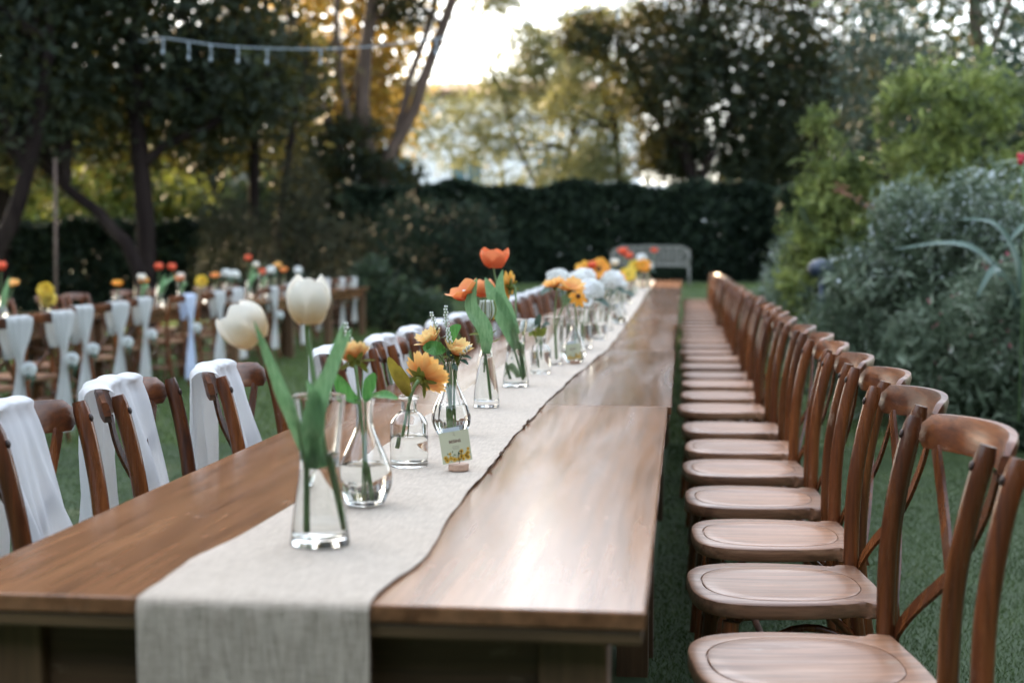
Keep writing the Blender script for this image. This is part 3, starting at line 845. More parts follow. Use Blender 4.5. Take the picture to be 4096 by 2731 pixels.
def leaf_part(name, path, wmax, nrm, mat, parent, cup=.3, sub=5, prof=None, wave=.1, w0=.15):
    pts = catmull(path, sub)
    n = len(pts)
    ws = []
    for i in range(n):
        t = i / (n - 1)
        ws.append(wmax * (prof(t) if prof else (w0 + (1 - w0) * math.sin(PI * min(t * 1.25 + .0, 1.0) / 1.25 * .8 if t < .5 else PI * (.4 + (t - .5) * 1.2)) ** 1.0)) if t < .999 else wmax * .02)
    ws = [max(x, wmax * .02) for x in ws]
    m = MB(); m.grid(ribbon(pts, ws, nrm, cup, 5, wave))
    return m.build(name, mat, parent)
for i, (dx, dz, wd) in enumerate(((-.55, 1.25, .17), (-.2, 1.75, .2), (.25, 1.7, .2), (.5, 1.25, .17), (.1, 1.2, .16))):
    z0 = .9
    leaf_part('leaf', [(0, 0, z0), (dx * .3, -.05, z0 + dz * .45), (dx * .8, -.1, z0 + dz * .85), (dx * 1.15, -.15, z0 + dz)], wd, (0, -1, .2), L_LIME if i % 2 else GLOSSLEAF, ban)
m = MB(); m.tube([(0, 0, 0), (0, 0, 1.1)], [.08, .05], 8); m.build('stem', STEM, ban)
pot = empty('terracotta_pot', (-6.0, 29.15, tz(-6, 29.15)))
pot.location = (-6.05, 31.35, 2.32)
TER = simple('terracotta', (0.46, 0.20, 0.10), 0.8)
m = MB(); m.lathe([(.0, 0), (.15, 0), (.20, .30), (.23, .31), (.23, .37), (.19, .37), (.17, .1), (0, .1)], 18); m.build('pot_body', TER, pot)
tag(pot, 'small terracotta pot raised at the top of the long hedge', 'pot')
m = MB(); m.box((-.2, -.2, -2.0), (.2, .2, -.003)); m.build('plinth', BARK, pot, False)

# thin pole and string lights
pole = MB(); pole.tube([(-9.2, 20, -.25), (-9.16, 20, 2.6)], [.028, .024], 8)
tag(pole.build('garden_pole', BARKW), 'thin brown wooden pole standing in front of the left trees', 'pole')
cable = empty('string_lights', (-5.6, 14, 3.45))
tag(cable, 'pale string light cable with hanging bulb holders across the upper left', 'string lights')
CBL = simple('pale_cable', (0.26, 0.31, 0.34), 0.6)
pts = catmull([(-9.42, 23.9, 4.88), (-7.2, 18.6, 4.05), (-5.32, 14.1, 3.40), (-4.61, 14, 3.29), (-3.78, 14, 3.245), (-3.1, 14, 3.26), (-2.41, 14, 3.33), (-1.4, 14, 3.48), (-.53, 14, 3.66), (.2, 14, 3.86)], 6)
m = MB(); m.tube([np.array(p) - np.array((-5.6, 14, 3.45)) for p in pts], .0065, 6); m.build('cable', CBL, cable)
BULB = simple('frosted_bulb', (.30, .36, .40), .3)
pa = np.array(pts)
for i, x in enumerate((-5.25, -4.98, -4.75, -4.47, -4.17, -3.62, -2.45, -1.95, -.66, -.2)):
    z = np.interp(x, pa[:, 0], pa[:, 2])
    m = MB(); m.tube([(0, 0, .005), (.006, 0, -.05), (.004, 0, -.11)], [.007, .008, .010], 7)
    o = m.build('bulb_holder', CBL, cable); o.location = (x + 5.6, 0, z - 3.45)
    m = MB(); m.lathe([(0, -.165), (.010, -.16), (.014, -.145), (.012, -.125), (.008, -.112), (0, -.112)], 12)
    bo = m.build('bulb', BULB, o)

# unclear dark shape between shrubs, built as a round head on a post
orn = empty('garden_ornament', (1.18, 12.5, 0))
tag(orn, 'dark blue-black ornament with a rounded head on a post by the far silvery shrub', 'garden lamp')
OM = simple('dark_blue_paint', (0.02, 0.035, 0.06), 0.3)
m = MB(); m.tube([(0, 0, 0), (0, 0, 1.0)], .03, 8); m.build('post', OM, orn)
m = MB(); m.ball((-.01, 0, 1.08), .11, 14, (1.1, 1, .8)); m.build('round_head', OM, orn)
m = MB(); m.lathe([(.0, 0), (.12, 0), (.11, .05), (.03, .08)], 14); m.build('base', OM, orn)

# strap-leaved plant at right
sp_ = empty('strap_leaved_plant', (2.06, 9.0, 0))
tag(sp_, 'plant with long blue-green strap leaves arching over the silvery shrubs', 'plant')
for (path, wd, mt) in (([(0, 0, .7), (-.1, .1, 1.05), (-.35, .1, 1.27), (-.75, .2, 1.24)], .035, L_STRAP), 
                       ([(0, 0, .7), (-.05, -.1, 1.1), (-.2, -.15, 1.38), (-.42, -.15, 1.42)], .032, L_STRAP), ([(0, 0, .7), (.05, 0, 1.1), (.0, -.05, 1.38), (-.15, -.1, 1.24)], .035, L_STRAP),
                       ([(0, 0, .7), (.1, 0, 1.2), (.05, -.1, 1.55), (.0, -.2, 1.62)], .045, L_STRAP), ([(0, 0, .7), (-.1, -.1, 1.0), (-.22, -.2, 1.12), (-.33, -.25, .95)], .035, L_STRAP),
                       ([(0, 0, .7), (.1, .1, 1.1), (.3, .1, 1.4), (.6, .1, 1.3)], .035, L_STRAP)):
    leaf_part('leaf', path, wd, (0, -.6, 1), mt, sp_, .25, 6, lambda t: (.55 + .45 * math.sin(PI * min(t * 1.4, .5))) * (1 - max(0, (t - .45) / .56) ** 1.6))
m = MB(); m.tube([(0, 0, -.02), (0, 0, .72)], [.03, .022], 8); m.build('stem', DARKLEAF, sp_)
st = empty('flower_stalk', (1.75, 11.1, 0.2))
tag(st, 'bare brown seed stalk leaning left above the silvery shrub', 'stalk')
m = MB(); m.tube([(0, 0, 0), (-.1, 0, .9), (-.25, 0, 1.28), (-.62, 0, 1.52)], [.008, .007, .006, .004], 6); m.build('stalk', BARKW, st)
rng = np.random.default_rng(9)
m = MB()
for i in range(26):
    t = rng.uniform(.3, 1)
    m.ball((-.25 - .37 * t + rng.normal(0, .012), rng.normal(0, .012), 1.28 + .24 * t + rng.normal(0, .018)), .011, 5)
m.build('seeds', simple('rusty_seeds', (.30, .14, .08), .9), st)['kind'] = 'stuff'
rf = empty('red_flower', (1.80, 8.0, 0.0))
tag(rf, 'single red flower bud on a tall thin stem at the right edge', 'flower')
m = MB(); m.tube([(.02, 0, .3), (.03, 0, 1.4), (.005, 0, 1.68), (.0, 0, 1.7)], .005, 6); m.build('stem', STEM, rf)
m = MB()
for (x, z, r) in ((0, 1.715, .022), (.012, 1.735, .018), (-.01, 1.74, .016)): m.ball((x, 0, z), r, 8, (.8, .8, 1.2))
m.build('bloom', simple('red_petal', (.55, .03, .05), .5), rf)

# ornate white bench
bench = empty('garden_bench', (-.60, 25.7, tz(-.60, 25.7)))
tag(bench, 'ornate white metal garden bench in front of the long hedge', 'bench')
BW = simple('dull_grey_iron', (0.16, 0.16, 0.14), 0.7)  # one even dark grey over the whole bench
HWD = .68
m = MB()
rng = np.random.default_rng(3)
for (x0, x1) in ((-HWD, HWD),):
    m.tube([(-HWD, .0, .36), (-HWD, .02, .62), (-HWD * .8, .02, .70), (-HWD * .3, .02, .70), (0, .02, .715), (HWD * .3, .02, .70), (HWD * .8, .02, .70), (HWD, .02, .62), (HWD, .0, .36)], .022, 7)
    m.tube([(-HWD, .0, .38), (HWD, .0, .38)], .02, 7)
for i in range(9):
    for j in range(3):
        cx = -.62 + i * .155 + (.07 if j % 2 else 0); cz = .44 + j * .09
        if cx > .68: continue
        m.tube([(cx + .055 * math.cos(a), .01, cz + .042 * math.sin(a)) for a in np.linspace(0, 2 * PI, 11)], .017, 5, False)
        m.tube([(cx - .055, .01, cz - .03), (cx + .06, .01, cz + .05)], .012, 5, False)
m.build('backrest', BW, bench)
m = MB()
for i in range(7): m.box((-HWD, -.42 + i * .06, .36), (HWD, -.38 + i * .06, .375))
m.build('seat', BW, bench, False)
for sx in (-1, 1):
    for yy in (-.4, 0):
        m = MB(); m.tube([(sx * HWD, yy, .37), (sx * HWD, yy - .02, .15), (sx * (HWD + .02), yy, -.02)], [.022, .018, .022], 7); m.build('leg', BW, bench)
    m = MB(); m.tube([(sx * HWD, 0, .55), (sx * HWD, -.2, .58), (sx * HWD, -.4, .52), (sx * HWD, -.4, .37)], .02, 7); m.build('armrest', BW, bench)

hedge('hedge', 'tall dark hedge added unseen behind the camera to block sky light', -13, 13, -9, -7.4, 8.0, 26000, .45, L_HEDGE, 91)  # unseen hedge, added to darken the surfaces that face the camera

hedge('hedge', 'tall dark hedge along the right side, added unseen to block light from the right', -8, 8, -.8, .8, 5.5, 24000, .42, L_HEDGE, 92)  # unseen side hedge, added so that light falls mostly from above
o = [x for x in S.objects if x.get('label', '').startswith('tall dark hedge along the right')][0]
o.location = (6.2, 0.5, -.05); o.rotation_euler = (0, 0, rad(90))
hedge('hedge', 'tall dark hedge along the left side, added unseen to block light from the left', -12, 12, -.8, .8, 6.0, 30000, .46, L_HEDGE, 93)  # also unseen, added to cut the low sky light on this side
o = [x for x in S.objects if x.get('label', '').startswith('tall dark hedge along the left')][0]
o.location = (-11.5, 2.0, -.1); o.rotation_euler = (0, 0, rad(90))

# ================================================================== tables
ORD = ['nearest', 'second', 'third', 'fourth', 'fifth', 'sixth', 'seventh', 'eighth', 'ninth', 'tenth', 'eleventh', 'twelfth', 'thirteenth', 'fourteenth', 'fifteenth', 'sixteenth',
       'seventeenth', 'eighteenth', 'nineteenth', 'twentieth', 'twenty-first', 'twenty-second', 'twenty-third', 'twenty-fourth', 'twenty-fifth', 'twenty-sixth', 'twenty-seventh', 'twenty-eighth', 'twenty-ninth', 'thirtieth',
       'thirty-first', 'thirty-second', 'thirty-third', 'thirty-fourth', 'thirty-fifth', 'thirty-sixth', 'thirty-seventh', 'thirty-eighth', 'thirty-ninth', 'fortieth']
TL, TWD, TH = 2.40, 0.96, 0.77
def make_table(name, L=TL, W=TWD, H=TH):
    r = empty(name)
    hw, hl = W / 2, L / 2
    m = MB(); m.box((-hw, -hl, H - .024), (hw, hl, H)); m.build('tabletop', TW, r, 'auto', .0035)
    # lower lamination of the top: four edge strips a few millimetres behind the upper board
    e = .004
    m = MB(); m.box((-hw + e, -hl + e, H - .044), (hw - e, -hl + .07, H - .0245)); m.build('edge_strip', TX, r, 'auto', .003)
    m = MB(); m.box((-hw + e, hl - .07, H - .044), (hw - e, hl - e, H - .0245)); m.build('edge_strip', TX, r, 'auto', .003)
    for s in (-1, 1):
        m = MB(); a, b = sorted((s * (hw - e), s * (hw - .07))); m.box((a, -hl + .0705, H - .044), (b, hl - .0705, H - .0245)); m.build('edge_strip', TW, r, 'auto', .003)
    lx, ly = hw - .05 - .045, hl - .05 - .045
    for sx in (-1, 1):
        for sy in (-1, 1):
            m = MB(); m.box((sx * lx - .045, sy * ly - .045, 0), (sx * lx + .045, sy * ly + .045, H - .045)); m.build('leg', TZ, r, 'auto', .004)
    for sy in (-1, 1):
        m = MB(); m.box((-lx + .046, sy * ly - .012 + sy * .012, H - .17), (lx - .046, sy * ly + .012 + sy * .012, H - .046)); m.build('apron', TD, r, 'auto', .002)
    for sx in (-1, 1):
        m = MB(); m.box((sx * lx - .012, -ly + .046, H - .15), (sx * lx + .012, ly - .046, H - .046)); m.build('apron', TW, r, 'auto', .002)
    return r
rng = np.random.default_rng(21)
proto = make_table('long_table')
TXC = -0.525
for i in range(9):
    o = proto if i == 0 else copy_tree(proto)
    dx = 0 if i == 0 else float(rng.normal(.006, .006))
    o.location = (TXC + dx, 1.765 + TL / 2 + i * (TL + .006), tz(TXC, 1.765 + TL / 2 + i * TL) if i < 8 else 0)
    o.rotation_euler = (0, 0, 0 if i == 0 else float(rng.normal(0, .0012)))
    tag(o, 'nearest brown wooden table of the long central row, its end facing the camera' if i == 0 else f'{ORD[i]} brown wooden table from the near end of the long central row', 'table', 'tables of the long central row')
# left row of tables, a little lower and narrower
proto2 = make_table('long_table', 2.38, .76)
LT = ((-5.47, 8.4), (-5.48, 10.82), (-5.47, 13.24), (-5.12, 16.0), (-5.25, 18.42), (-5.32, 20.84))
for i, (x, y) in enumerate(LT):
    o = proto2 if i == 0 else copy_tree(proto2)
    o.location = (x, y, tz(x, y))
    tag(o, 'nearest wooden table of the left row, partly outside the picture' if i == 0 else f'{ORD[i]} wooden table from the near end of the left row, behind draped chairs', 'table', 'tables of the left row')

# ================================================================== chairs
def make_chair():
    r = empty('cross_back_chair')
    # seat: outline (half), front +y
    half = [(0, .215), (.075, .213), (.135, .200), (.178, .168), (.200, .115), (.207, .045), (.200, -.04), (.186, -.105), (.1755, -.135), (.178, -.150), (.190, -.160), (.190, -.192), (.176, -.199), (.09, -.201), (0, -.203)]
    full = half + [(-x, y) for x, y in half[-2:0:-1]]
    out = np.array([p[:2] for p in catmull([(a, b, 0) for a, b in full], 3, True)])
    c = np.array([0, 0.008])
    def ring(sc, z, dish=0.0, add=0.0):
        q = c + (out - c) * sc
        return [(x, y, z) for x, y in q]
    inner0 = [(x * .80, y * .80) for x, y in out]
    # smooth oval inset
    th = np.linspace(0, 2 * PI, len(out), endpoint=False)
    ang = np.arctan2(out[:, 1] - c[1], out[:, 0] - c[0])
    def oval(ax, ay, cy, z, e=2.5):
        return [(ax * math.copysign(abs(math.cos(a)) ** (2 / e), math.cos(a)), cy + ay * math.copysign(abs(math.sin(a)) ** (2 / e), math.sin(a)), z) for a in ang]
    zt = .478
    rings = [ring(.93, zt - .036), ring(.985, zt - .033), ring(1.0, zt - .027), ring(1.0, zt - .010), ring(.992, zt - .003), ring(.972, zt),
             oval(.168, .176, .010, zt - .001), oval(.167, .175, .010, zt - .006)]
    m = MB(); n = len(out)
    vs = [p for rg_ in rings for p in rg_]
    fs = []
    for i in range(len(rings) - 1):
        for k in range(n):
            k2 = (k + 1) % n
            fs.append((i * n + k2, i * n + k, (i + 1) * n + k, (i + 1) * n + k2))
    fs.append(tuple(range(n))); fs.append(tuple((len(rings) - 1) * n + k for k in range(n))[::-1])
    m.add(vs, fs)
    seat = m.build('seat', WY, r, 'auto')
    m = MB()
    R2 = [oval(.1653, .1733, .010, zt - .0055), oval(.1653, .1733, .010, zt - .001), oval(.163, .171, .010, zt), oval(.13, .135, .010, zt - .0015), oval(.06, .06, .010, zt - .003)]
    vs = [p for rg_ in R2 for p in rg_]; fs = []
    for i in range(len(R2) - 1):
        for k in range(n):
            k2 = (k + 1) % n
            fs.append((i * n + k2, i * n + k, (i + 1) * n + k, (i + 1) * n + k2))
    fs.append(tuple((len(R2) - 1) * n + k for k in range(n))[::-1]); fs.append(tuple(range(n)))
    m.add(vs, fs); m.build('seat_panel', WY, seat, 'auto')
    # rear posts
    ytop = -.245
    for s in (-1, 1):
        P = catmull([(s * .188, -.262, 0), (s * .185, -.225, .2), (s * .196, -.194, .42), (s * .199, -.190, .52), (s * .204, -.196, .66), (s * .210, -.217, .79), (s * .214, ytop, .902)], 4)
        m = MB(); m.tube(P, list(np.interp(np.linspace(0, 1, len(P)), [0, .4, .6, .9, .985, 1], [.014, .018, .0185, .018, .0175, .014])), 12)
        m.build('post', WZ, r, 'auto')
        m = MB(); m.lathe([(0, .0045), (.005, .004), (.0085, .002), (.009, 0), (0, 0)], 12)
        b = m.build('bolt', BOLT, r); b.location = (s * .2115, ytop + .0262, .868); b.rotation_euler = (rad(-90 + 12), 0, 0)
    # top rail, bowed backwards
    m = MB(); rows = []
    N = 22
    for i in range(N + 1):
        u = -1 + 2 * i / N
        x = u * .232
        yb = ytop - .020 - .062 * (1 - u * u)
        ang_ = math.atan2(.062 * 2 * u / .232, 1)
        hh = .034 * (1 if abs(u) < .86 else math.sqrt(max(0.0, 1 - ((abs(u) - .86) / .14) ** 2)) * .55 + .45)
        tt = .0115 if abs(u) < .96 else .008
        zc = .872 + .007 * (1 - u * u)
        row = []
        for (a, b) in ((-1, -.75), (-.75, -1), (.75, -1), (1, -.75), (1, .7), (.6, 1), (-.6, 1), (-1, .7)):
            yy = a * tt
            row.append((x - yy * math.sin(ang_) * 1.0, yb + yy * math.cos(ang_) - (b * hh) * .24, zc + b * hh))
        rows.append(row)
    vs = [p for rw in rows for p in rw]; fs = []
    for i in range(N):
        for k in range(8):
            k2 = (k + 1) % 8
            fs.append((i * 8 + k, i * 8 + k2, (i + 1) * 8 + k2, (i + 1) * 8 + k))
    fs.append(tuple(range(8))[::-1]); fs.append(tuple(N * 8 + k for k in range(8)))
    m.add(vs, fs); m.build('top_rail', WX, r, 'auto')
    # crossing strips
    for s in (-1, 1):
        P = catmull([(s * .172, ytop - .030, .845), (s * .12, -.272, .765), (0, -.256 + s * .004, .645), (-s * .12, -.224, .545), (-s * .180, -.206, .478), (-s * .186, -.212, .44)], 5)
        rows = []
        for i, p in enumerate(P):
            t = Vector(P[min(i + 1, len(P) - 1)] - P[max(i - 1, 0)]).normalized()
            nn = Vector((0, 1, .25)); nn = (nn - t * nn.dot(t)).normalized(); sd = t.cross(nn)
            p = Vector(p)
            rows.append([p + sd * .0155 - nn * .0035, p + sd * .0155 + nn * .0035, p - sd * .0155 + nn * .0035, p - sd * .0155 - nn * .0035, p + sd * .0155 - nn * .0035])
        m = MB(); m.grid(rows); m.build('cross_strip', WZ, r, 'auto', 0)
    # front legs
    for s in (-1, 1):
        m = MB(); P = [(s * (.160 + .026 * t), .138 + .045 * t, .43 * (1 - t)) for t in (0, .1, .13, .16, .19, .5, 1)]
        m.tube(P, [.019, .019, .023, .023, .018, .017, .012], 10); m.build('front_leg', WZ, r, 'auto')
        m = MB(); m.tube([(s * .172, .150, .20), (s * .182, -.215, .22)], .010, 8); m.build('stretcher', WY, r)
        m = MB(); m.tube(catmull([(s * .166, .12, .30), (s * .150, .03, .40), (s * .155, -.08, .405), (s * .185, -.20, .30)], 4), .009, 7); m.build('brace', WZ, r)
    m = MB(); m.tube([(-.174, .03, .205), (.174, .03, .205)], .010, 8); m.build('stretcher', WX, r)
    return r
chair0 = make_chair()
chair0.hide_render = False
first = [True]
def place_chair(x, y, rz, label, group, z=None, sc=1.0):
    o = chair0 if first[0] else copy_tree(chair0)
    first[0] = False
    o.location = (x, y, tz(x, y) if z is None else z)
    o.rotation_euler = (0, 0, rz)
    o.scale = (sc, sc, sc)
    tag(o, label, 'chair', group)
    return o
# right-hand row (bare chairs, facing the table)
RY = [2.03, 2.595, 3.22, 3.79, 4.36, 4.95, 5.5, 6.1, 6.87, 7.5, 8.17, 8.75, 9.45, 10.15, 10.8, 11.5, 12.2, 12.9, 13.6, 14.3, 15.0, 15.75, 16.5, 17.2, 17.9, 18.6, 19.3, 20.0, 20.7, 21.4, 22.1, 22.8]
RX = [.292, .232, .229, .240, .222, .215, .222, .21, .19, .20, .205, .205]
RR = [5, 7, 5, 3, 1, 3, -1, 1.5, 4, 0, 2, -1]
rng = np.random.default_rng(4)
GR = 'bare chairs along the right side of the central tables'
for i, y in enumerate(RY):
    x = RX[i] if i < len(RX) else .20 + float(rng.normal(0, .012))
    a = RR[i] if i < len(RR) else float(rng.normal(0, 4))
    lab = ('nearest bare wooden cross-back chair of the right row, cut off by the right edge' if i == 0 else f'bare wooden cross-back chair, {ORD[i]} from the near end of the right row')
    place_chair(x, y, rad(90 + a), lab, GR)
# left side of the central tables (white cloth over the back), facing +x
LYX = [(2.70, -1.03, 3), (3.27, -1.03, 5), (3.74, -.935, 0), (4.40, -.79, -2), (5.02, -.76, 1), (5.62, -.76, -1), (6.22, -.76, 2), (6.85, -.77, 0), (7.5, -.77, -2), (8.15, -.78, 1), (8.8, -.80, 0), (9.5, -.82, 2), (10.2, -.84, -1), (11.0, -.86, 1), (11.8, -.88, 0), (12.6, -.9, 1)]
GL = 'cloth-draped chairs along the left side of the central tables'
GD = 'white cloths hung over the chair backs of the central tables'

def hanging_cloth(seed, x0, x1, zf, zb, flare=.02):
    """a cloth laid over the top rail in chair coordinates; front side +y"""
    rng = np.random.default_rng(seed)
    NU, rows = 54, []
    ytop = -.245
    ph = rng.uniform(0, 6.28, 6)
    fr = rng.uniform(.8, 1.25, 6)
    def ridge(a): return 1 - 2 * abs(math.sin(a)) ** .8
    def fold(u, v):
        k = u + .05 * math.sin(v * 2.3 + ph[4])
        return (ridge(k * 7 * fr[0] + ph[0] + v * .9) * .42 + ridge(k * 13 * fr[1] + ph[1] - v * 1.1) * .34 + math.sin(k * 41 * fr[2] + ph[2] + v * 2) * .16 + math.sin(k * 23 * fr[3] + ph[3] + v * 3) * .12)
    path = []
    for k in range(17): path.append(('f', k / 16))
    for k in range(1, 8): path.append(('t', k / 8))
    for k in range(17): path.append(('b', k / 16))
    for kind, t in path:
        row = []
        for i in range(NU + 1):
            u = i / NU
            xa = x0 + (x1 - x0) * u
            un = xa / .232
            yb = ytop - .020 - .062 * max(0, 1 - un * un)
            zc = .866 - .007 * min(1, un * un)
            if kind == 'f':      # bottom of the front fall up to the rail
                z = zf + (zc + .0375 - zf) * t
                d = 1 - t
                spread = 1 + flare * 4 * d
                x = (x0 + x1) / 2 + (xa - (x0 + x1) / 2) * spread + .012 * math.sin(4 * d + ph[3]) * d
                x = x - max(0.0, x) * .27 * d
                y = yb + .024 - max(0.0, (z - .86)) * .2 + (.011 + .030 * d) * (.8 + fold(u, d)) * (.5 + .9 * d) + d * .075
                z2 = z + .015 * math.sin(u * 5 + ph[5]) * (d > .95)
                row.append((x, y, z2))
            elif kind == 't':
                a = PI * t
                row.append((xa, yb - .011 + .036 * math.cos(a), zc + .0375 + .018 * math.sin(a) + .005 * (1 + fold(u, 0))))
            else:
                z = zc + .0375 + (zb - zc - .032) * t
                x = (x0 + x1) / 2 + (xa - (x0 + x1) / 2) * (1 + flare * 2 * t)
                y = yb - .046 - (.011 + .028 * t) * (.8 + fold(u, t + 2)) * (.5 + .9 * t) + .10 * t * 0.3
                row.append((x, y, z))
        rows.append(row)
    m = MB(); m.grid(rows)
    return m.mesh('chair_cloth')
cl_meshes = [hanging_cloth(31, -.095, .226, .47, .50, .02), hanging_cloth(32, -.125, .226, .44, .46, .03), hanging_cloth(33, -.08, .226, .50, .52, .02)]
for i, (y, x, a) in enumerate(LYX):
    ch = place_chair(x, y, rad(-90 + a), f'chair under a white cloth, {ORD[i]} from the near end, left of the central tables', GL)
    o = link('chair_cloth', cl_meshes[i % 3], WHITE, None, True)
    o.location = ch.location; o.rotation_euler = ch.rotation_euler
    tag(o, f'white cloth hung over the {ORD[i]} chair on the left side of the central tables', 'cloth', GD)

# left table, near side: chairs seen from behind, cloth tied with a white rose; they face -x
def tied_cloth(seed, zbot, tie=.60):
    rng = np.random.default_rng(seed)
    NU, rows = 44, []
    ytop = -.245; ph = rng.uniform(0, 6.28, 4)
    x0, x1 = -.13, .16
    def fold(u, s): return (1 - 2 * abs(math.sin(u * 8 + ph[0] + s * .4))) * .5 + (1 - 2 * abs(math.sin(u * 15 + ph[1]))) * .4 + math.sin(u * 47 + ph[2]) * .15
    for kind, t in [('f', k / 8) for k in range(9)] + [('t', k / 6) for k in range(1, 6)] + [('b', k / 26) for k in range(27)]:
        row = []
        for i in range(NU + 1):
            u = i / NU; xa = x0 + (x1 - x0) * u; un = xa / .232
            yb = ytop - .020 - .062 * max(0, 1 - un * un); zc = .866 - .007 * un * un
            if kind == 'f':
                z = tie + .05 + (zc + .0375 - tie - .05) * t; g = .35 + .65 * t ** .7
                row.append((.01 + (xa - .01) * g, yb + .022 + .01 * fold(u, 0) + (1 - t) * .02, z))
            elif kind == 't':
                a_ = PI * t; row.append((xa, yb - .010 + .030 * math.cos(a_), zc + .0375 + .018 * math.sin(a_) + .003 * fold(u, 0)))
            else:
                z = zc + .0375 + (zbot - zc - .032) * t
                if z > tie:
                    q = (zc + .0375 - z) / (zc + .0375 - tie); g = 1 - .78 * ss(q ** 1.2) ; f_ = .010
                else:
                    q = (tie - z) / (tie - zbot); g = .22 + .55 * ss(q * 1.1) ; f_ = .012 + .03 * float(q)
                g = float(g)
                row.append((.01 + (xa - .01) * g, yb - .045 + f_ * fold(u, z * 2) + .03 * float(t), z))
        rows.append(row)
    m = MB(); m.grid(rows)
    return m.mesh('tied_cloth')
tied = [tied_cloth(41, .16), tied_cloth(42, .10, .62), tied_cloth(43, .20, .58)]
long_cloth = hanging_cloth(44, -.16, .18, .55, .15)
def rose_mesh(seed, R):
    rng = np.random.default_rng(seed)
    m = MB()
    for ring_, (npet, rr, h, tilt) in enumerate(((3, .25, .55, .1), (5, .5, .6, .35), (6, .8, .5, .75), (7, 1.0, .25, 1.15))):
        for k in range(npet):
            a = 2 * PI * k / npet + ring_ * .6 + rng.normal(0, .1)
            rows = []
            for iv in range(5):
                v = iv / 4
                row = []
                for iu in range(5):
                    u = -1 + iu / 2
                    wd = rr * .75 * math.sin(PI * (.15 + .62 * v))
                    rad_ = rr * (.25 + .75 * math.sin(v * PI * .5 * (0.6 + tilt * .5))) - .12 * rr * u * u
                    z = (h * v + .12) * (1 - .35 * tilt * v) + .06 * u * u
                    aa = a + u * .75 * math.sin(PI * (.2 + .6 * v))
                    row.append((R * rad_ * math.cos(aa), R * rad_ * math.sin(aa), R * z))
                rows.append(row)
            m.grid(rows)
    return m.mesh('bloom')
ROSE = rose_mesh(6, .05)
def rose_on(loc, rz, label, group, facing_tilt=1.45):
    r = empty('white_rose', loc, rz)
    tag(r, label, 'flower', group)
    b = link('bloom', ROSE, P_WHITE, r, True)
    b.matrix_local = Vector((-.8, -.55, .25)).to_track_quat('Z', 'Y').to_matrix().to_4x4()
    for k, (dx, dz) in enumerate(((-.05, -.05), (.04, -.06), (.0, -.09))):
        leaf_part('leaf', [(0, 0, -.01), (dx * .6, -.02, dz * .6), (dx * 1.2, -.01, dz * 1.3)], .016, (0, -1, 0), DARKLEAF, r, .2, 3)
    return r
NEAR2 = [(-4.069, 8.246, 14), (-4.177, 9.106, 16), (-4.472, 10.129, 8), (-4.534, 10.951, 14), (-4.751, 12.036, 8), (-4.728, 13.136, 4), (-4.735, 14.028, 8), (-4.859, 15.043, 4), (-4.735, 15.988, 4), (-4.875, 17.159, 2), (-5.038, 18.367, 3), (-5.192, 19.762, 2), (-5.425, 21.158, 4), (-5.324, 21.7, 2), (-5.27, 22.281, 6)]
G2 = 'draped chairs along the near side of the left tables'
for i, (x, y, a) in enumerate(NEAR2):
    a = -a * .45 - 1
    rz = rad(90 + a)
    # rail sits ~0.30 behind the chair centre
    cx, cy = x - .31 * math.cos(rad(a)), y - .31 * math.sin(rad(a))
    ch = place_chair(cx, cy, rz, f'dark chair seen from behind, {ORD[i]} draped one from the left edge, left table', G2)
    if i == 7:
        o = link('long_cloth', long_cloth, IVORY, None, True)
        lab = 'untied white cloth hanging straight down behind the white tulip on a left table chair'
    else:
        o = link('tied_cloth', tied[i % 3] if i != 5 else tied[1].copy(), IVORY, None, True)
        if i == 5:
            o.data.materials.clear(); o.data.materials.append(BLUEWHITE)
            lab = 'pale blue tied cloth hanging on a chair back at the left table'
        else:
            lab = f'white cloth gathered by a rose on the {ORD[i]} draped chair of the left table'
    o.location = ch.location; o.rotation_euler = ch.rotation_euler
    tag(o, lab, 'cloth', 'tied cloths on the chairs of the left tables')
    if i != 7:
        p = Matrix.Rotation(rz, 4, 'Z') @ Vector((.02, -.40, .59))
        rose_on((ch.location.x + p.x, ch.location.y + p.y, ch.location.z + p.z), rz, f'white rose with dark leaves tied on the {ORD[i]} draped chair of the left table', 'white roses tied on the chair cloths')
FAR2 = [(11.8, -5.98), (12.75, -5.97), (13.35, -5.97), (14.5, -5.96), (15.2, -5.97), (11.0, -6.0), (16.3, -5.7), (17.3, -5.7)]
for i, (y, x) in enumerate(sorted(FAR2)):
    place_chair(x + .30, y, rad(-90 + float(rng.normal(0, 3))), f'bare chair across the left table, {ORD[i]} of its far row from the left', 'bare chairs on the far side of the left tables')

# grey block on the turf under the table corner
gb = MB(); gb.box((-.035, -.03, 0), (.035, .03, .16)); o = gb.build('grey_block', simple('grey_stone', (.22, .24, .26), .8), None, 'auto', .006)
o.location = (-.13, 2.66, .006); tag(o, 'small grey block standing on the turf below the right table corner', 'block')

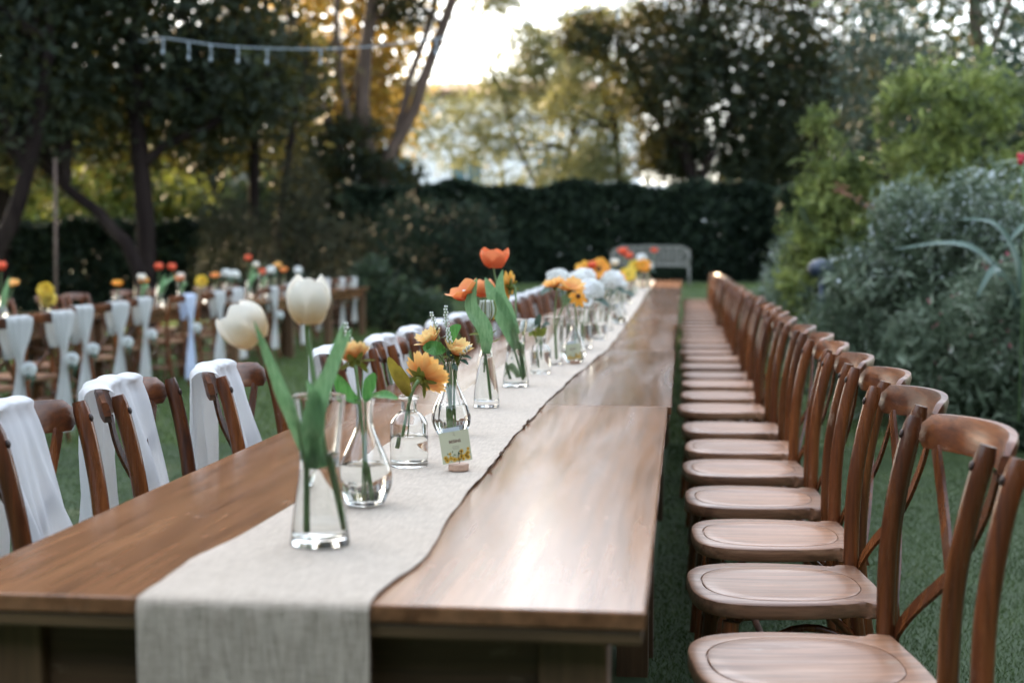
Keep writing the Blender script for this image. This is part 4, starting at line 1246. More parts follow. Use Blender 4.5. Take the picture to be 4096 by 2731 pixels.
# ================================================================== runner
RE = [(-.396, 1.70), (-.395, 1.87), (-.376, 2.03), (-.388, 2.24), (-.40, 2.71), (-.404, 3.2), (-.411, 3.68), (-.405, 4.31), (-.401, 4.81), (-.37, 5.95), (-.348, 6.75), (-.355, 8.3), (-.377, 12.3), (-.42, 16), (-.439, 19.9), (-.467, 23.2)]
LE = [(-.708, 1.70), (-.708, 1.85), (-.711, 1.97), (-.70, 2.1), (-.69, 2.31), (-.695, 2.46), (-.69, 3.13), (-.70, 4.2), (-.72, 6), (-.70, 9), (-.73, 14), (-.75, 23.2)]
ys = np.concatenate([np.arange(1.765, 8, .035), np.arange(8, 23.2, .15)])
rex = np.interp(ys, [p[1] for p in RE], [p[0] for p in RE]); lex = np.interp(ys, [p[1] for p in LE], [p[0] for p in LE])
rng = np.random.default_rng(77)
for _ in range(2):
    rex[1:-1] = (rex[:-2] + rex[1:-1] * 2 + rex[2:]) / 4; lex[1:-1] = (lex[:-2] + lex[1:-1] * 2 + lex[2:]) / 4
rex += .0030 * np.sin(ys * 7) + .0012 * np.sin(ys * 23 + 1); lex += .003 * np.sin(ys * 8) + .002 * np.sin(ys * 21)
NW = 22
def rz_(x, y):
    return TH + .0018 + .0016 * (1 + math.sin(y * 17 + math.sin(x * 9) * 1.2)) * (.5 + .5 * math.sin(y * 3.1 + x * 4)) + .0007 * (1 + math.sin(x * 40 + y * 6)) + .0011 * (1 + math.sin(y * 61 + 2.2 * math.sin(x * 7 + y))) * (.5 + .5 * math.sin(y * 4.3 + 1))
rows = []
xa, xb = lex[0], rex[0]
for k in range(26):                       # hanging end
    z = .26 + (TH - .012 - .26) * k / 25
    d = 1 - k / 25
    rows.append([(xa + (xb - xa) * i / NW + .004 * d, 1.765 - .0085 - .004 * d * (1 + math.sin(i * .9 + 1)) - .002 * math.sin(i * 1.7 + z * 9), z) for i in range(NW + 1)])
for k in range(1, 5):
    a = PI / 2 * k / 5
    rows.append([(xa + (xb - xa) * i / NW, 1.765 + .004 - .0125 * math.cos(a), TH - .012 + .0148 * math.sin(a)) for i in range(NW + 1)])
for j, y in enumerate(ys):
    if y < 1.78: continue
    rows.append([(lex[j] + (rex[j] - lex[j]) * i / NW, y, rz_(lex[j] + (rex[j] - lex[j]) * i / NW, y)) for i in range(NW + 1)])
m = MB(); m.grid(rows)
run = m.build('table_runner', LINEN)
tag(run, 'long cream linen runner along the central tables, its end hanging down in front', 'runner')
m = MB()
edge = [r_[-1] for r_ in rows]
hp = []
for (x, y, z) in edge:
    hp.append((x + .0015 + float(rng.normal(0, .0003)), y, z + .0012 if z > TH - .005 else z))
m.tube(hp, [.0007 * float(rng.uniform(.5, 1.9)) for _ in hp], 5, False)
for t_y in (3.62, 3.72, 4.02, 5.2, 3.1, 2.9, 6.1):
    x = float(np.interp(t_y, ys, rex))
    for k in range(4):
        m.tube([(x, t_y + rng.normal(0, .012), TH + .004), (x + rng.uniform(.002, .014), t_y + rng.normal(0, .02), TH + rng.uniform(.003, .016))], [.003, .0006], 4)
m.build('hem', HEM, run)

# ================================================================== vases
ZV = TH + .0062
VC = {}
def vase_profile(kind):
    if kind == 'flared':    # tall hourglass tumbler, h .225
        o = [(.044, 0), (.0445, .006), (.0385, .055), (.0315, .10), (.0300, .125), (.0325, .16), (.0375, .20), (.0405, .222)]; t = .0022; base = .009
    elif kind == 'teardrop':
        o = [(.030, 0), (.036, .006), (.046, .03), (.0475, .05), (.041, .075), (.028, .105), (.0175, .13), (.0145, .15), (.016, .172), (.0185, .182)]; t = .0022; base = .007
    elif kind == 'apothecary':
        o = [(.037, 0), (.0395, .004), (.0395, .075), (.037, .090), (.028, .104), (.0185, .111), (.0165, .116), (.0165, .134), (.0215, .138), (.0215, .143)]; t = .0025; base = .006
    elif kind == 'conical':
        o = [(.036, 0), (.038, .006), (.034, .05), (.027, .10), (.021, .135), (.0165, .16), (.015, .175), (.0185, .189), (.019, .194)]; t = .0022; base = .016
    elif kind == 'jar':
        o = [(.055, 0), (.062, .006), (.063, .05), (.062, .12), (.061, .172), (.063, .182)]; t = .0025; base = .012
    elif kind == 'tumbler':
        o = [(.032, 0), (.035, .005), (.038, .09), (.041, .17), (.042, .19)]; t = .0022; base = .010
    o = [tuple(p) for p in catmull([(a, b, 0) for a, b in o], 5)]
    return [(a, b) for a, b, _ in o], t, base
def make_vase(kind, level, fl=None):
    r = empty('glass_vase')
    o, t, base = vase_profile(kind)
    fn = None
    if fl: fn = lambda th, z, n_=fl[0], a_=fl[1], w_=fl[2]: a_ * math.cos(n_ * th + w_ * z) * min(1, z / .01)
    inner = [(max(r_ - t, .004), z) for r_, z in o if z > base]
    inner = [(inner[0][0] * .6, base)] + [(inner[0][0] * .93, base + .001)] + inner
    prof = [(0, 0.0)] + [(r_, z) for r_, z in o] + [(o[-1][0] - t * .5, o[-1][1] + t * .4)] + inner[::-1] + [(0, base)]
    m = MB(); m.lathe(prof, 48, fn)
    m.build('glass_body', GLASS, r)
    if level:
        ws = [(r_ + .0004, z) for r_, z in inner if z < level]
        rl = float(np.interp(level, [z for _, z in inner], [r_ for r_, _ in inner]))
        prof = [(0, base - .0004)] + ws + [(rl + .0004, level), (rl * .93, level - .0006), (0, level - .0008)]
        m = MB(); m.lathe(prof, 48, fn); m.build('water', WATER, r)
    return r
VP = {}
def vase(kind, x, y, label, z=ZV, sc=1.0, rz=0.0, level=None, fl=None, group='clear glass vases on the central tables'):
    key = (kind, level, fl)
    if key not in VP:
        VP[key] = make_vase(kind, level, fl); o = VP[key]
    else:
        o = copy_tree(VP[key])
    o.location = (x, y, z); o.scale = (sc,) * 3; o.rotation_euler = (0, 0, rz)
    tag(o, label, 'vase', group)
    return o

# ================================================================== flowers
def head_matrix(p, axis, roll=0.0):
    return Matrix.Translation(Vector(p)) @ Vector(axis).normalized().to_track_quat('Z', 'Y').to_matrix().to_4x4() @ Matrix.Rotation(roll, 4, 'Z')
def petal_tulip(h, R, open_, W, seed):
    rng = np.random.default_rng(seed); rows = []
    NV, NU = 12, 9
    for iv in range(NV + 1):
        v = iv / NV
        r = R * (math.sin(PI * (.07 + (.76 - .36 * open_) * v ** .85)) + open_ * .75 * v ** 2.2)
        wv = W * (math.sin(PI * min(.12 + .80 * v ** .9, 1.0))) ** .62
        if v > .85: wv *= 1 - .5 * ((v - .85) / .15) ** 2
        row = []
        for iu in range(NU):
            u = -1 + 2 * iu / (NU - 1)
            cup = (u * wv) ** 2 / (2.2 * R) * (1 - .5 * open_ * v)
            x = r - cup
            z = h * v * (1 - .22 * open_) - (.05 * h * u * u * v if v > .6 else 0) + .0006 * math.sin(u * 9 + seed)
            row.append((x, u * wv + .001 * math.sin(v * 6 + seed), z))
        rows.append(row)
    m = MB(); m.grid(rows)
    return m.mesh('petal')
PET = {}
def tulip(base, head, axis, h, R, open_, mat, label, group=None, leaves=(), bend=.4, stem_r=.0032, mid=None, lowdetail=False):
    r = empty('tulip', base)
    tag(r, label, 'flower', group)
    b = Vector(base); hd = Vector(head) - b; ax = Vector(axis).normalized()
    m1 = (Vector(mid) - b) if mid is not None else hd * .5 - ax * .01
    pts = catmull([(0, 0, 0), tuple(m1), tuple(hd - ax * h * .35), tuple(hd)], 6)
    m = MB(); m.tube(pts, stem_r, 8); m.build('stem', STEM, r)
    key = (round(h, 4), round(R, 4), open_, mat.name)
    if key not in PET:
        PET[key] = [petal_tulip(h, R, open_, R * .93, s) for s in (1, 2)]
        for q_ in PET[key]: q_.materials.append(mat)
    M0 = head_matrix(hd, ax, .3)
    for k in range(6):
        inner = k >= 3
        o = link('petal', PET[key][k % 2], None, r, True)
        Mx = M0 @ Matrix.Rotation(2 * PI * (k % 3) / 3 + (PI / 3 if inner else 0), 4, 'Z') @ Matrix.Scale(.9 if inner else 1.0, 4)
        o.matrix_local = Mx
    m = MB(); m.ball((0, 0, 0), R * .22, 6, (1, 1, 1.6)); c = m.build('pistil', PALEBUD, r); c.matrix_local = M0 @ Matrix.Translation((0, 0, h * .3))
    for (path, wd, nrm) in leaves:
        leaf_part('leaf', [tuple(Vector(p) - b) for p in path], wd, nrm, TULIPLEAF, r, .35, 6, lambda t: (.42 + .58 * math.sin(PI * min(t * 1.1, .5))) * (1 - max(0, (t - .42) / .585) ** 1.9), .08)
    return r
def petal_daisy(L, W, droop, seed):
    rows = []
    for iv in range(9):
        v = iv / 8
        wv = W * (.34 + .66 * math.sin(PI * min(v * .72 + .05, .5))) * (1 - max(0, (v - .62) / .40) ** 2.2)
        rows.append([(u * wv, L * v, droop * L * v * v + .10 * wv * u * u * 2 + .0005 * math.sin(u * 6)) for u in (-1, -.5, 0, .5, 1)])
    m = MB(); m.grid(rows)
    return m.mesh('petal')
def daisy(base, head, axis, L, W, n, mat, label, group=None, cup=.35, mid=None, rows_=2, disc=.011, sepals=0, seed=1, stem_r=.003, leaves=(), single=False, cat='flower', name='daisy', discmat=None):
    """big daisy: axis points out of the flower face; cup>0 lifts the petals towards the face"""
    r = empty(name, base)
    tag(r, label, cat, group)
    rng = np.random.default_rng(seed)
    b = Vector(base); hd = Vector(head) - b; ax = Vector(axis).normalized()
    m1 = (Vector(mid) - b) if mid is not None else hd * .5
    pts = catmull([(0, 0, 0), tuple(m1), tuple(hd - ax * .022), tuple(hd - ax * .002)], 6)
    m = MB(); rr = [stem_r] * len(pts)
    for q_ in range(1, 5): rr[-q_] = stem_r * (1.0 + .32 * (5 - q_))
    m.tube(pts, rr, 8); m.build('stem', STEM, r)
    M0 = head_matrix(hd, ax)
    key = ('d', round(L, 4), round(W, 4), mat.name, cup)
    if key not in PET:
        PET[key] = [petal_daisy(L * s, W, d, k) for k, (s, d) in enumerate(((1, .05), (.93, -.06), (1.04, .12)))]
        for q_ in PET[key]: q_.materials.append(mat)
    if not single:
        for j in range(rows_):
            for k in range(n):
                a = 2 * PI * (k + .5 * j) / n + rng.normal(0, .05)
                o = link('petal', PET[key][int(rng.integers(0, 3))], None, r, True)
                o.matrix_local = M0 @ Matrix.Rotation(a, 4, 'Z') @ Matrix.Translation((0, disc * .7, .001 * j)) @ Matrix.Rotation(cup + .16 * j + rng.normal(0, .07), 4, 'X') @ Matrix.Rotation(rng.normal(0, .12), 4, 'Y')
    else:
        m = MB()
        for j in range(rows_):
            for k in range(n):
                a = 2 * PI * (k + .5 * j) / n + rng.normal(0, .06)
                Mx = M0 @ Matrix.Rotation(a, 4, 'Z') @ Matrix.Translation((0, disc * .7, .001 * j)) @ Matrix.Rotation(cup + .2 * j + rng.normal(0, .1), 4, 'X')
                me = PET[key][k % 3]
                m.add([Mx @ v.co for v in me.vertices], [tuple(p.vertices) for p in me.polygons])
        o = m.build('bloom', mat, r)
    m = MB(); m.ball((0, 0, .002), disc, 10, (1, 1, .45)); c = m.build('flower_centre', discmat or DISC, r); c.matrix_local = M0
    if sepals:
        for k in range(sepals):
            a = 2 * PI * k / sepals + .2
            o = leaf_part('sepal', [(0, .006, -.004), (0, .015, -.004), (0, .030 + .008 * (k % 2), .004 - .012 * (k % 3))], .0065, (0, 0, 1), SEPAL, r, .1, 3)
            o.matrix_local = M0 @ Matrix.Rotation(a, 4, 'Z')
        m = MB(); m.ball((0, 0, -.006), .011, 10, (1, 1, .6)); c = m.build('calyx', SEPAL, r); c.matrix_local = M0
    for (path, wd, nrm, lm) in leaves:
        leaf_part('leaf', [tuple(Vector(p) - b) for p in path], wd, nrm, lm, r, .2, 6)
    return r
def hydrangea_mesh(seed, R):
    rng = np.random.default_rng(seed); m = MB()
    n = 70
    for i in range(n):
        z = 1 - 1.55 * (i + .5) / n; a = i * 2.399963
        s = math.sqrt(max(0, 1 - z * z)); d = Vector((s * math.cos(a), s * math.sin(a), z * .85)); d = d * (1 + rng.normal(0, .06))
        Mx = head_matrix(d * R, d + Vector(rng.normal(0, .25, 3)), rng.uniform(0, 1.5))
        f = R * .30
        for k in range(4):
            rot = Matrix.Rotation(k * PI / 2, 4, 'Z')
            pts = [(0, 0, 0), (f * .42, f * .45, .05 * f), (0, f * .95, .12 * f), (-f * .42, f * .45, .05 * f)]
            b = len(m.v)
            m.add([Mx @ (rot @ Vector(p)) for p in pts], [(0, 1, 2, 3)])
    return m.mesh('bloom')
HYD = [hydrangea_mesh(1, .052), hydrangea_mesh(2, .052)]
def hydrangea(base, head, label, R=1.0, group=None, leaves=True, seed=0):
    r = empty('hydrangea', base); tag(r, label, 'flower', group)
    hd = Vector(head) - Vector(base)
    m = MB(); m.tube(catmull([(0, 0, 0), tuple(hd * .5 + Vector((.006, 0, 0))), tuple(hd)], 6), .003, 7); m.build('stem', STEM, r)
    o = link('bloom', HYD[seed % 2], P_WHITE, r, True); o.location = hd; o.scale = (R,) * 3; o.rotation_euler = (.2, .1, seed)
    if leaves:
        for s in (-1, 1):
            leaf_part('leaf', [tuple(hd + Vector((0, 0, -.05))), tuple(hd + Vector((s * .04, -.02, -.045))), tuple(hd + Vector((s * .085, -.03, -.075)))], .022, (0, -.5, 1), DARKLEAF, r, .15, 4)
    return r
def sprig(base, tip, label, group, seed, mid=None, buds=7, blen=.045):
    r = empty('lavender_sprig', base); tag(r, label, 'flower', group)
    rng = np.random.default_rng(seed)
    t = Vector(tip) - Vector(base)
    m1 = (Vector(mid) - Vector(base)) if mid is not None else t * .5
    pts = catmull([(0, 0, 0), tuple(m1), tuple(t)], 8)
    m = MB(); m.tube(pts, .0013, 6); m.build('stem', STEM, r)
    d = (Vector(pts[-1]) - Vector(pts[-4])).normalized()
    m = MB()
    for k in range(buds):
        q_ = t - d * (blen * (1 - k / (buds - 1)))
        for s in range(3):
            a = s * 2.1 + k * 1.05
            off = Vector((math.cos(a), math.sin(a), .5)) * .0056 * (1.1 - .6 * k / buds)
            m.ball(q_ + off, .0025 * (1.1 - .3 * k / buds), 6, (1, 1, 1.35))
    m.build('buds', PALEBUD, r)['kind'] = 'stuff'
    for k in range(3):
        a = k * 2.2 + seed
        q_ = t - d * (blen + .012 + .012 * k)
        leaf_part('leaf', [tuple(q_), tuple(q_ + Vector((math.cos(a) * .014, math.sin(a) * .014, .007))), tuple(q_ + Vector((math.cos(a) * .028, math.sin(a) * .028, .004)))], .0032, (0, 0, 1), DARKLEAF if k % 2 else SEPAL, r, .1, 3)
    return r
def twig_leaves(base, spec, label, group, mat, name='leaf_sprig'):
    """spec: list of (start, mid, tip, half width, normal)"""
    r = empty(name, base); tag(r, label, 'leaves', group)
    b = Vector(base)
    m = MB()
    for (s, mi, tp, wd, nrm) in spec:
        m.tube([(0, 0, 0), tuple((Vector(s) - b) * .5 + Vector((.002, 0, 0))), tuple(Vector(s) - b)], .0014, 5)
    m.build('stem', STEM, r)
    for (s, mi, tp, wd, nrm) in spec:
        leaf_part('leaf', [tuple(Vector(p) - b) for p in (s, mi, tp)], wd, nrm, mat, r, .22, 7)
    return r

GF = 'flowers on the central tables'
C0 = Vector((0, -1, .12))
# --- V1: near flared vase with two cream tulips
vase('flared', -.552, 2.11, 'tall flared glass vase nearest the camera, holding two cream tulips', level=.135, sc=1.02, rz=.3)
zb = ZV + .018
tulip((-.566, 2.10, zb), (-.645, 2.10, 1.083), (-.62, -.1, .78), .070, .0345, .16, P_CREAM, 'left of two cream tulips in the nearest vase, leaning left', 'cream tulips in the nearest vase',
      leaves=[([(-.562, 2.10, .895), (-.585, 2.085, .97), (-.610, 2.07, 1.045), (-.637, 2.06, 1.118)], .0125, (-.3, -1, .1)), ([(-.548, 2.10, .893), (-.555, 2.075, .95), (-.535, 2.07, 1.02), (-.493, 2.08, 1.108)], .0165, (.25, -1, .1))],
      mid=(-.572, 2.09, .94), stem_r=.0042)
tulip((-.525, 2.12, zb), (-.570, 2.12, 1.112), (.06, -.15, 1), .076, .0325, .08, P_CREAM, 'upright cream tulip standing in the nearest vase', 'cream tulips in the nearest vase',
      leaves=[([(-.55, 2.12, .893), (-.562, 2.12, .97), (-.538, 2.13, 1.04), (-.520, 2.14, 1.112)], .014, (.1, -1, .2)), ([(-.556, 2.09, .893), (-.553, 2.08, .94), (-.546, 2.075, .99), (-.560, 2.07, 1.03)], .016, (0, -1, .1))],
      mid=(-.548, 2.12, .93), stem_r=.0042)
# --- V2: teardrop vase
vase('teardrop', -.559, 2.45, 'round teardrop glass vase with an orange daisy, second vase from the camera', level=.07, sc=1.02)
daisy((-.552, 2.46, ZV + .012), (-.577, 2.45, 1.030), (-.25, .35, .8), .032, .0075, 15, P_PALE, 'orange daisy seen from behind in the teardrop vase', GF, cup=.62, rows_=2, seed=3, sepals=7)
twig_leaves((-.556, 2.44, ZV + .012), [((-.565, 2.445, .955), (-.590, 2.44, .975), (-.605, 2.43, 1.008), .013, (0, -1, .3)), ((-.556, 2.44, .958), (-.546, 2.43, .985), (-.533, 2.42, 1.012), .012, (0, -1, .3)), ((-.555, 2.44, .958), (-.528, 2.43, .972), (-.492, 2.42, .966), .011, (0, -.6, 1))],
            'three glossy green leaves at the mouth of the teardrop vase', GF, GLOSSLEAF)
sprig((-.562, 2.45, ZV + .012), (-.597, 2.47, 1.093), 'single pale lavender sprig behind the nearest tulips', GF, 4, mid=(-.565, 2.45, .95))
# --- V3: apothecary bottle
vase('apothecary', -.571, 2.92, 'apothecary bottle holding the orange daisy seen from behind', level=.062, sc=1.01)
daisy((-.590, 2.92, ZV + .035), (-.545, 2.925, .957), (.42, .62, .50), .050, .0095, 17, P_SUN, 'large orange daisy turned away, green sepals showing, in the apothecary bottle', GF, cup=.42, rows_=2, seed=5, sepals=11, mid=(-.572, 2.92, .90), stem_r=.0034, disc=.013)
twig_leaves((-.574, 2.92, ZV + .06), [((-.572, 2.92, .918), (-.588, 2.91, .955), (-.612, 2.905, 1.004), .0125, (.25, -1, 0)), ((-.570, 2.92, .918), (-.578, 2.90, .95), (-.590, 2.89, .988), .016, (-.15, -1, 0))],
            'mottled olive leaf curling beside the orange daisy in the apothecary bottle', GF, OLIVELEAF)
# --- V4: fluted teardrop vase, mixed bunch
vase('teardrop', -.560, 3.40, 'fluted teardrop vase with pale orange daisies and lavender sprigs', level=.078, fl=(9, .045, 14), sc=.97)
daisy((-.562, 3.40, ZV + .012), (-.607, 3.395, 1.000), (-.45, -.25, .85), .040, .0075, 16, P_PALE, 'pale orange daisy at the left of the fluted vase bunch', GF, cup=.75, rows_=2, seed=7, mid=(-.57, 3.4, .93), sepals=5)
daisy((-.556, 3.40, ZV + .012), (-.548, 3.395, .974), (.28, -.2, .93), .042, .0075, 17, P_PALE, 'pale orange daisy at the right of the fluted vase bunch', GF, cup=.70, rows_=2, seed=8, mid=(-.552, 3.4, .92), sepals=5)
twig_leaves((-.56, 3.40, ZV + .05), [((-.570, 3.385, .985), (-.592, 3.37, .99), (-.624, 3.365, .992), .018, (.1, -1, .3)), ((-.566, 3.40, .99), (-.556, 3.39, 1.025), (-.533, 3.38, 1.046), .014, (.3, -.8, .4))],
            'two bright green leaves in the fluted vase bunch', GF, GLOSSLEAF)
sprig((-.562, 3.40, ZV + .05), (-.609, 3.40, 1.073), 'left tall lavender sprig above the fluted vase', GF, 11, mid=(-.585, 3.40, .99), blen=.042)
sprig((-.558, 3.40, ZV + .05), (-.575, 3.41, 1.088), 'right tall lavender sprig above the fluted vase', GF, 12, mid=(-.57, 3.40, .99), blen=.044)
sprig((-.558, 3.39, ZV + .05), (-.562, 3.36, 1.037), 'short pale lavender sprig in front of the pale daisies', GF, 13, mid=(-.556, 3.38, .95), blen=.034)
sprig((-.555, 3.39, ZV + .05), (-.510, 3.37, .995), 'small sprig leaning right out of the fluted vase', GF, 14, mid=(-.54, 3.38, .95), blen=.03)
twig_leaves((-.556, 3.39, .94), [((-.54, 3.38, .958), (-.528, 3.37, .962), (-.512, 3.36, .952), .006, (0, -.5, 1)), ((-.535, 3.38, .965), (-.522, 3.37, .972), (-.505, 3.365, .966), .006, (0, -.5, 1)), ((-.55, 3.38, .955), (-.548, 3.37, .948), (-.538, 3.36, .938), .006, (0, -1, .3)), ((-.55, 3.38, .965), (-.558, 3.37, .975), (-.562, 3.36, .985), .006, (0, -1, .3))],
            'small dark green leaflets at the mouth of the fluted vase', GF, DARKLEAF)
# --- V5: conical bottle, open orange tulip and leaf
vase('conical', -.566, 4.06, 'conical glass bottle with one broad tulip leaf and an orange tulip', level=.145, fl=(16, .012, 0))
tulip((-.556, 4.06, ZV + .02), (-.620, 4.055, 1.090), (-.42, -.25, .86), .052, .0345, .75, P_APRICOT, 'wide open orange tulip leaning left above the conical bottle', GF,
      leaves=[([(-.566, 4.05, .93), (-.566, 4.03, 1.0), (-.606, 4.03, 1.07), (-.590, 4.035, 1.148)], .023, (.2, -1, .1))], mid=(-.575, 4.06, .97))
r = empty('seed_head', (-.57, 4.05, ZV + .1)); tag(r, 'spiky green and white flower bud beside the broad tulip leaf', 'flower', GF)
m = MB(); m.tube([(0, 0, 0), (.002, 0, .08), (.003, .03, .145)], .002, 6); m.build('stem', STEM, r)
for k in range(22):
    a = k * 2.4; rr_ = .026 * math.sqrt((k + 1) / 22)
    m = MB(); m.tube(catmull([(.003, .03, .143), (.003 + rr_ * .8 * math.cos(a), .03 + rr_ * .8 * math.sin(a), .158), (.003 + rr_ * math.cos(a), .03 + rr_ * math.sin(a), .182), (.003 + rr_ * .75 * math.cos(a), .03 + rr_ * .75 * math.sin(a), .206)], 3), [.0018] * 9 + [.0026], 5)
    m.build('petal', SEPAL if k % 3 == 0 else PALEBUD, r)
twig_leaves((-.566, 4.06, .95), [((-.574, 4.05, .965), (-.585, 4.04, .985), (-.612, 4.03, .985), .007, (0, -.5, 1)), ((-.556, 4.05, .965), (-.546, 4.04, .985), (-.530, 4.03, 1.0), .008, (0, -.5, 1)), ((-.556, 4.05, .962), (-.54, 4.04, .965), (-.52, 4.03, .975), .006, (0, -.5, 1))], 'small olive leaflets at the mouth of the conical bottle', GF, SEPAL)
# --- V6: tall flared vase with the tallest tulip
vase('flared', -.556, 4.70, 'tall flared glass vase under the tallest orange tulip', level=.15, sc=1.0)
tulip((-.535, 4.69, ZV + .02), (-.625, 4.69, 1.170), (.02, -.12, 1), .072, .042, .38, P_ORANGE, 'tallest orange tulip, rising highest above the central table', GF,
      leaves=[([(-.55, 4.68, .90), (-.585, 4.66, .99), (-.625, 4.66, 1.07), (-.655, 4.67, 1.138)], .028, (.2, -1, .1)), ([(-.55, 4.69, .95), (-.575, 4.67, 1.02), (-.602, 4.66, 1.09), (-.596, 4.67, 1.165)], .024, (-.3, -1, .1))], mid=(-.585, 4.70, 1.0))
tulip((-.57, 4.72, ZV + .02), (-.665, 4.75, 1.072), (-.12, .2, 1), .060, .036, .05, P_APRICOT, 'closed orange tulip half hidden behind the broad leaves', GF, mid=(-.60, 4.73, .97))
daisy((-.545, 4.73, ZV + .02), (-.585, 4.78, 1.105), (-.9, .4, .25), .048, .009, 15, P_GOLD, 'golden daisy seen edge-on behind the tallest tulip leaves', GF, cup=.25, rows_=2, seed=17, sepals=8, mid=(-.56, 4.74, .98))
daisy((-.56, 4.76, ZV + .02), (-.655, 4.80, 1.015), (-.5, -.3, .3), .03, .008, 9, P_GOLD, 'drooping golden petals behind the conical bottle', GF, cup=-.3, rows_=1, seed=18, mid=(-.59, 4.77, .95), single=True)
# --- V7: small apothecary bottle
vase('apothecary', -.525, 5.22, 'small apothecary bottle with a white rose and dark leaves', level=.085, sc=.97)
r = empty('white_rose', (-.53, 5.22, ZV + .02)); tag(r, 'white rose low in the small apothecary bottle behind the tall vase', 'flower', GF)
m = MB(); m.tube([(0, 0, 0), (-.01, 0, .09), (-.028, 0, .155)], .0025, 6); m.build('stem', STEM, r)
b_ = link('bloom', ROSE, None, r, True); b_.location = (-.03, 0, .15); b_.scale = (.75,) * 3; b_.rotation_euler = (.6, -.5, 0)
twig_leaves((-.523, 5.22, ZV + .05), [((-.527, 5.21, .93), (-.535, 5.2, .96), (-.524, 5.19, .997), .013, (.2, -1, .1)), ((-.52, 5.21, .93), (-.508, 5.2, .955), (-.487, 5.19, .958), .010, (0, -.7, .7))], 'dark leaves above the small apothecary bottle', GF, DARKLEAF)
twig_leaves((-.524, 5.215, ZV + .06), [((-.535, 5.2, .91), (-.55, 5.19, .925), (-.565, 5.18, .915), .011, (0, -1, .5)), ((-.528, 5.2, .91), (-.53, 5.185, .935), (-.54, 5.18, .945), .011, (0, -1, .3)), ((-.52, 5.2, .91), (-.512, 5.185, .93), (-.50, 5.18, .945), .011, (0, -1, .3))], 'olive green leaflets at the lip of the small apothecary bottle', GF, SEPAL)
# --- V8..: the blurred middle group
vase('tumbler', -.512, 5.62, 'plain tall glass tumbler behind the small apothecary bottle', level=.0)
daisy((-.505, 5.62, ZV + .02), (-.508, 5.60, 1.085), (-.3, -.15, .9), .046, .010, 14, P_SUN, 'left orange daisy of the blurred pair in the tumbler', GF, cup=.45, rows_=2, seed=21, sepals=6, mid=(-.51, 5.62, .95))
daisy((-.50, 5.62, ZV + .02), (-.447, 5.60, 1.075), (.22, -.35, .9), .058, .012, 16, P_SUN, 'right and larger orange daisy of the blurred pair in the tumbler', GF, cup=.35, rows_=2, seed=22, sepals=6, mid=(-.50, 5.62, .94))
vase('teardrop', -.44, 5.75, 'slim-necked clear vase left of the second place card', level=.06, sc=1.0)
daisy((-.44, 5.75, ZV + .012), (-.425, 5.73, 1.045), (.4, -.5, .2), .04, .010, 9, P_GOLD, 'drooping golden daisy under the orange pair', GF, cup=-.2, rows_=1, seed=23, single=True)
vase('jar', -.484, 6.6, 'wide clear jar holding white hydrangeas', level=.12)
hydrangea((-.50, 6.62, ZV + .02), (-.583, 6.62, 1.098), 'left white hydrangea above the wide jar', 1.0, GF, seed=0)
hydrangea((-.48, 6.64, ZV + .02), (-.50, 6.68, 1.090), 'middle white hydrangea behind the orange daisies', .85, GF, seed=1)
hydrangea((-.47, 6.58, ZV + .02), (-.424, 6.55, 1.047), 'right white hydrangea drooping over the rim of the wide jar', 1.1, GF, seed=2)
daisy((-.47, 6.56, ZV + .02), (-.445, 6.5, 1.0), (.2, -.6, .3), .026, .007, 11, P_WHITE, 'small white daisy hanging at the rim of the wide jar', GF, cup=.2, rows_=1, seed=25, single=True)
vase('tumbler', -.43, 7.3, 'tumbler hidden behind the wide jar', level=.09)
hydrangea((-.43, 7.3, ZV + .02), (-.52, 7.3, 1.095), 'white hydrangea in the tumbler behind the wide jar', .9, GF, seed=3)
vase('flared', -.45, 8.2, 'flared vase with large white hydrangeas further along the row', level=.12)
hydrangea((-.46, 8.2, ZV + .02), (-.56, 8.2, 1.078), 'left white hydrangea in the far flared vase', 1.0, GF, seed=4)
hydrangea((-.45, 8.2, ZV + .02), (-.412, 8.2, 1.060), 'right white hydrangea in the far flared vase', 1.2, GF, seed=5)
vase('teardrop', -.40, 8.9, 'far clear teardrop vase near the runner edge', level=.06)
hydrangea((-.40, 8.9, ZV + .012), (-.39, 8.9, 1.02), 'small white flower head in the far teardrop vase', .7, GF, seed=6)
vase('apothecary', -.47, 9.6, 'far apothecary bottle with golden daisies', level=.06)
vase('tumbler', -.52, 10.5, 'far tumbler with three warm flowers', level=.09)
daisy((-.52, 10.5, ZV + .02), (-.625, 10.5, 1.098), (-.1, -.8, .45), .075, .017, 15, P_GOLD, 'big golden daisy with a brown centre facing the camera', GF, cup=.1, rows_=2, seed=31, single=True, disc=.022)
daisy((-.52, 10.5, ZV + .02), (-.735, 10.55, 1.090), (-.4, -.6, .5), .07, .016, 14, P_GOLD, 'golden daisy left of the brown-centred one', GF, cup=.3, rows_=2, seed=32, single=True)
tulip((-.52, 10.5, ZV + .02), (-.675, 10.5, 1.105), (-.1, 0, 1), .055, .034, .1, P_RED, 'orange-red tulip bud between the golden daisies', GF)
daisy((-.47, 9.6, ZV + .02), (-.44, 9.6, 1.05), (.3, -.5, .6), .05, .012, 13, P_GOLD, 'golden daisy in the far apothecary bottle', GF, cup=.3, rows_=2, seed=33, single=True)
vase('jar', -.52, 12.5, 'far jar with a cream flower and yellow blooms', level=.1)
hydrangea((-.53, 12.5, ZV + .02), (-.560, 12.5, .98), 'white hydrangea low in the far jar', 1.1, GF, seed=7)
tulip((-.52, 12.5, ZV + .02), (-.605, 12.5, 1.11), (0, -.1, 1), .06, .036, .1, P_CREAM, 'cream tulip standing in the far jar', GF)
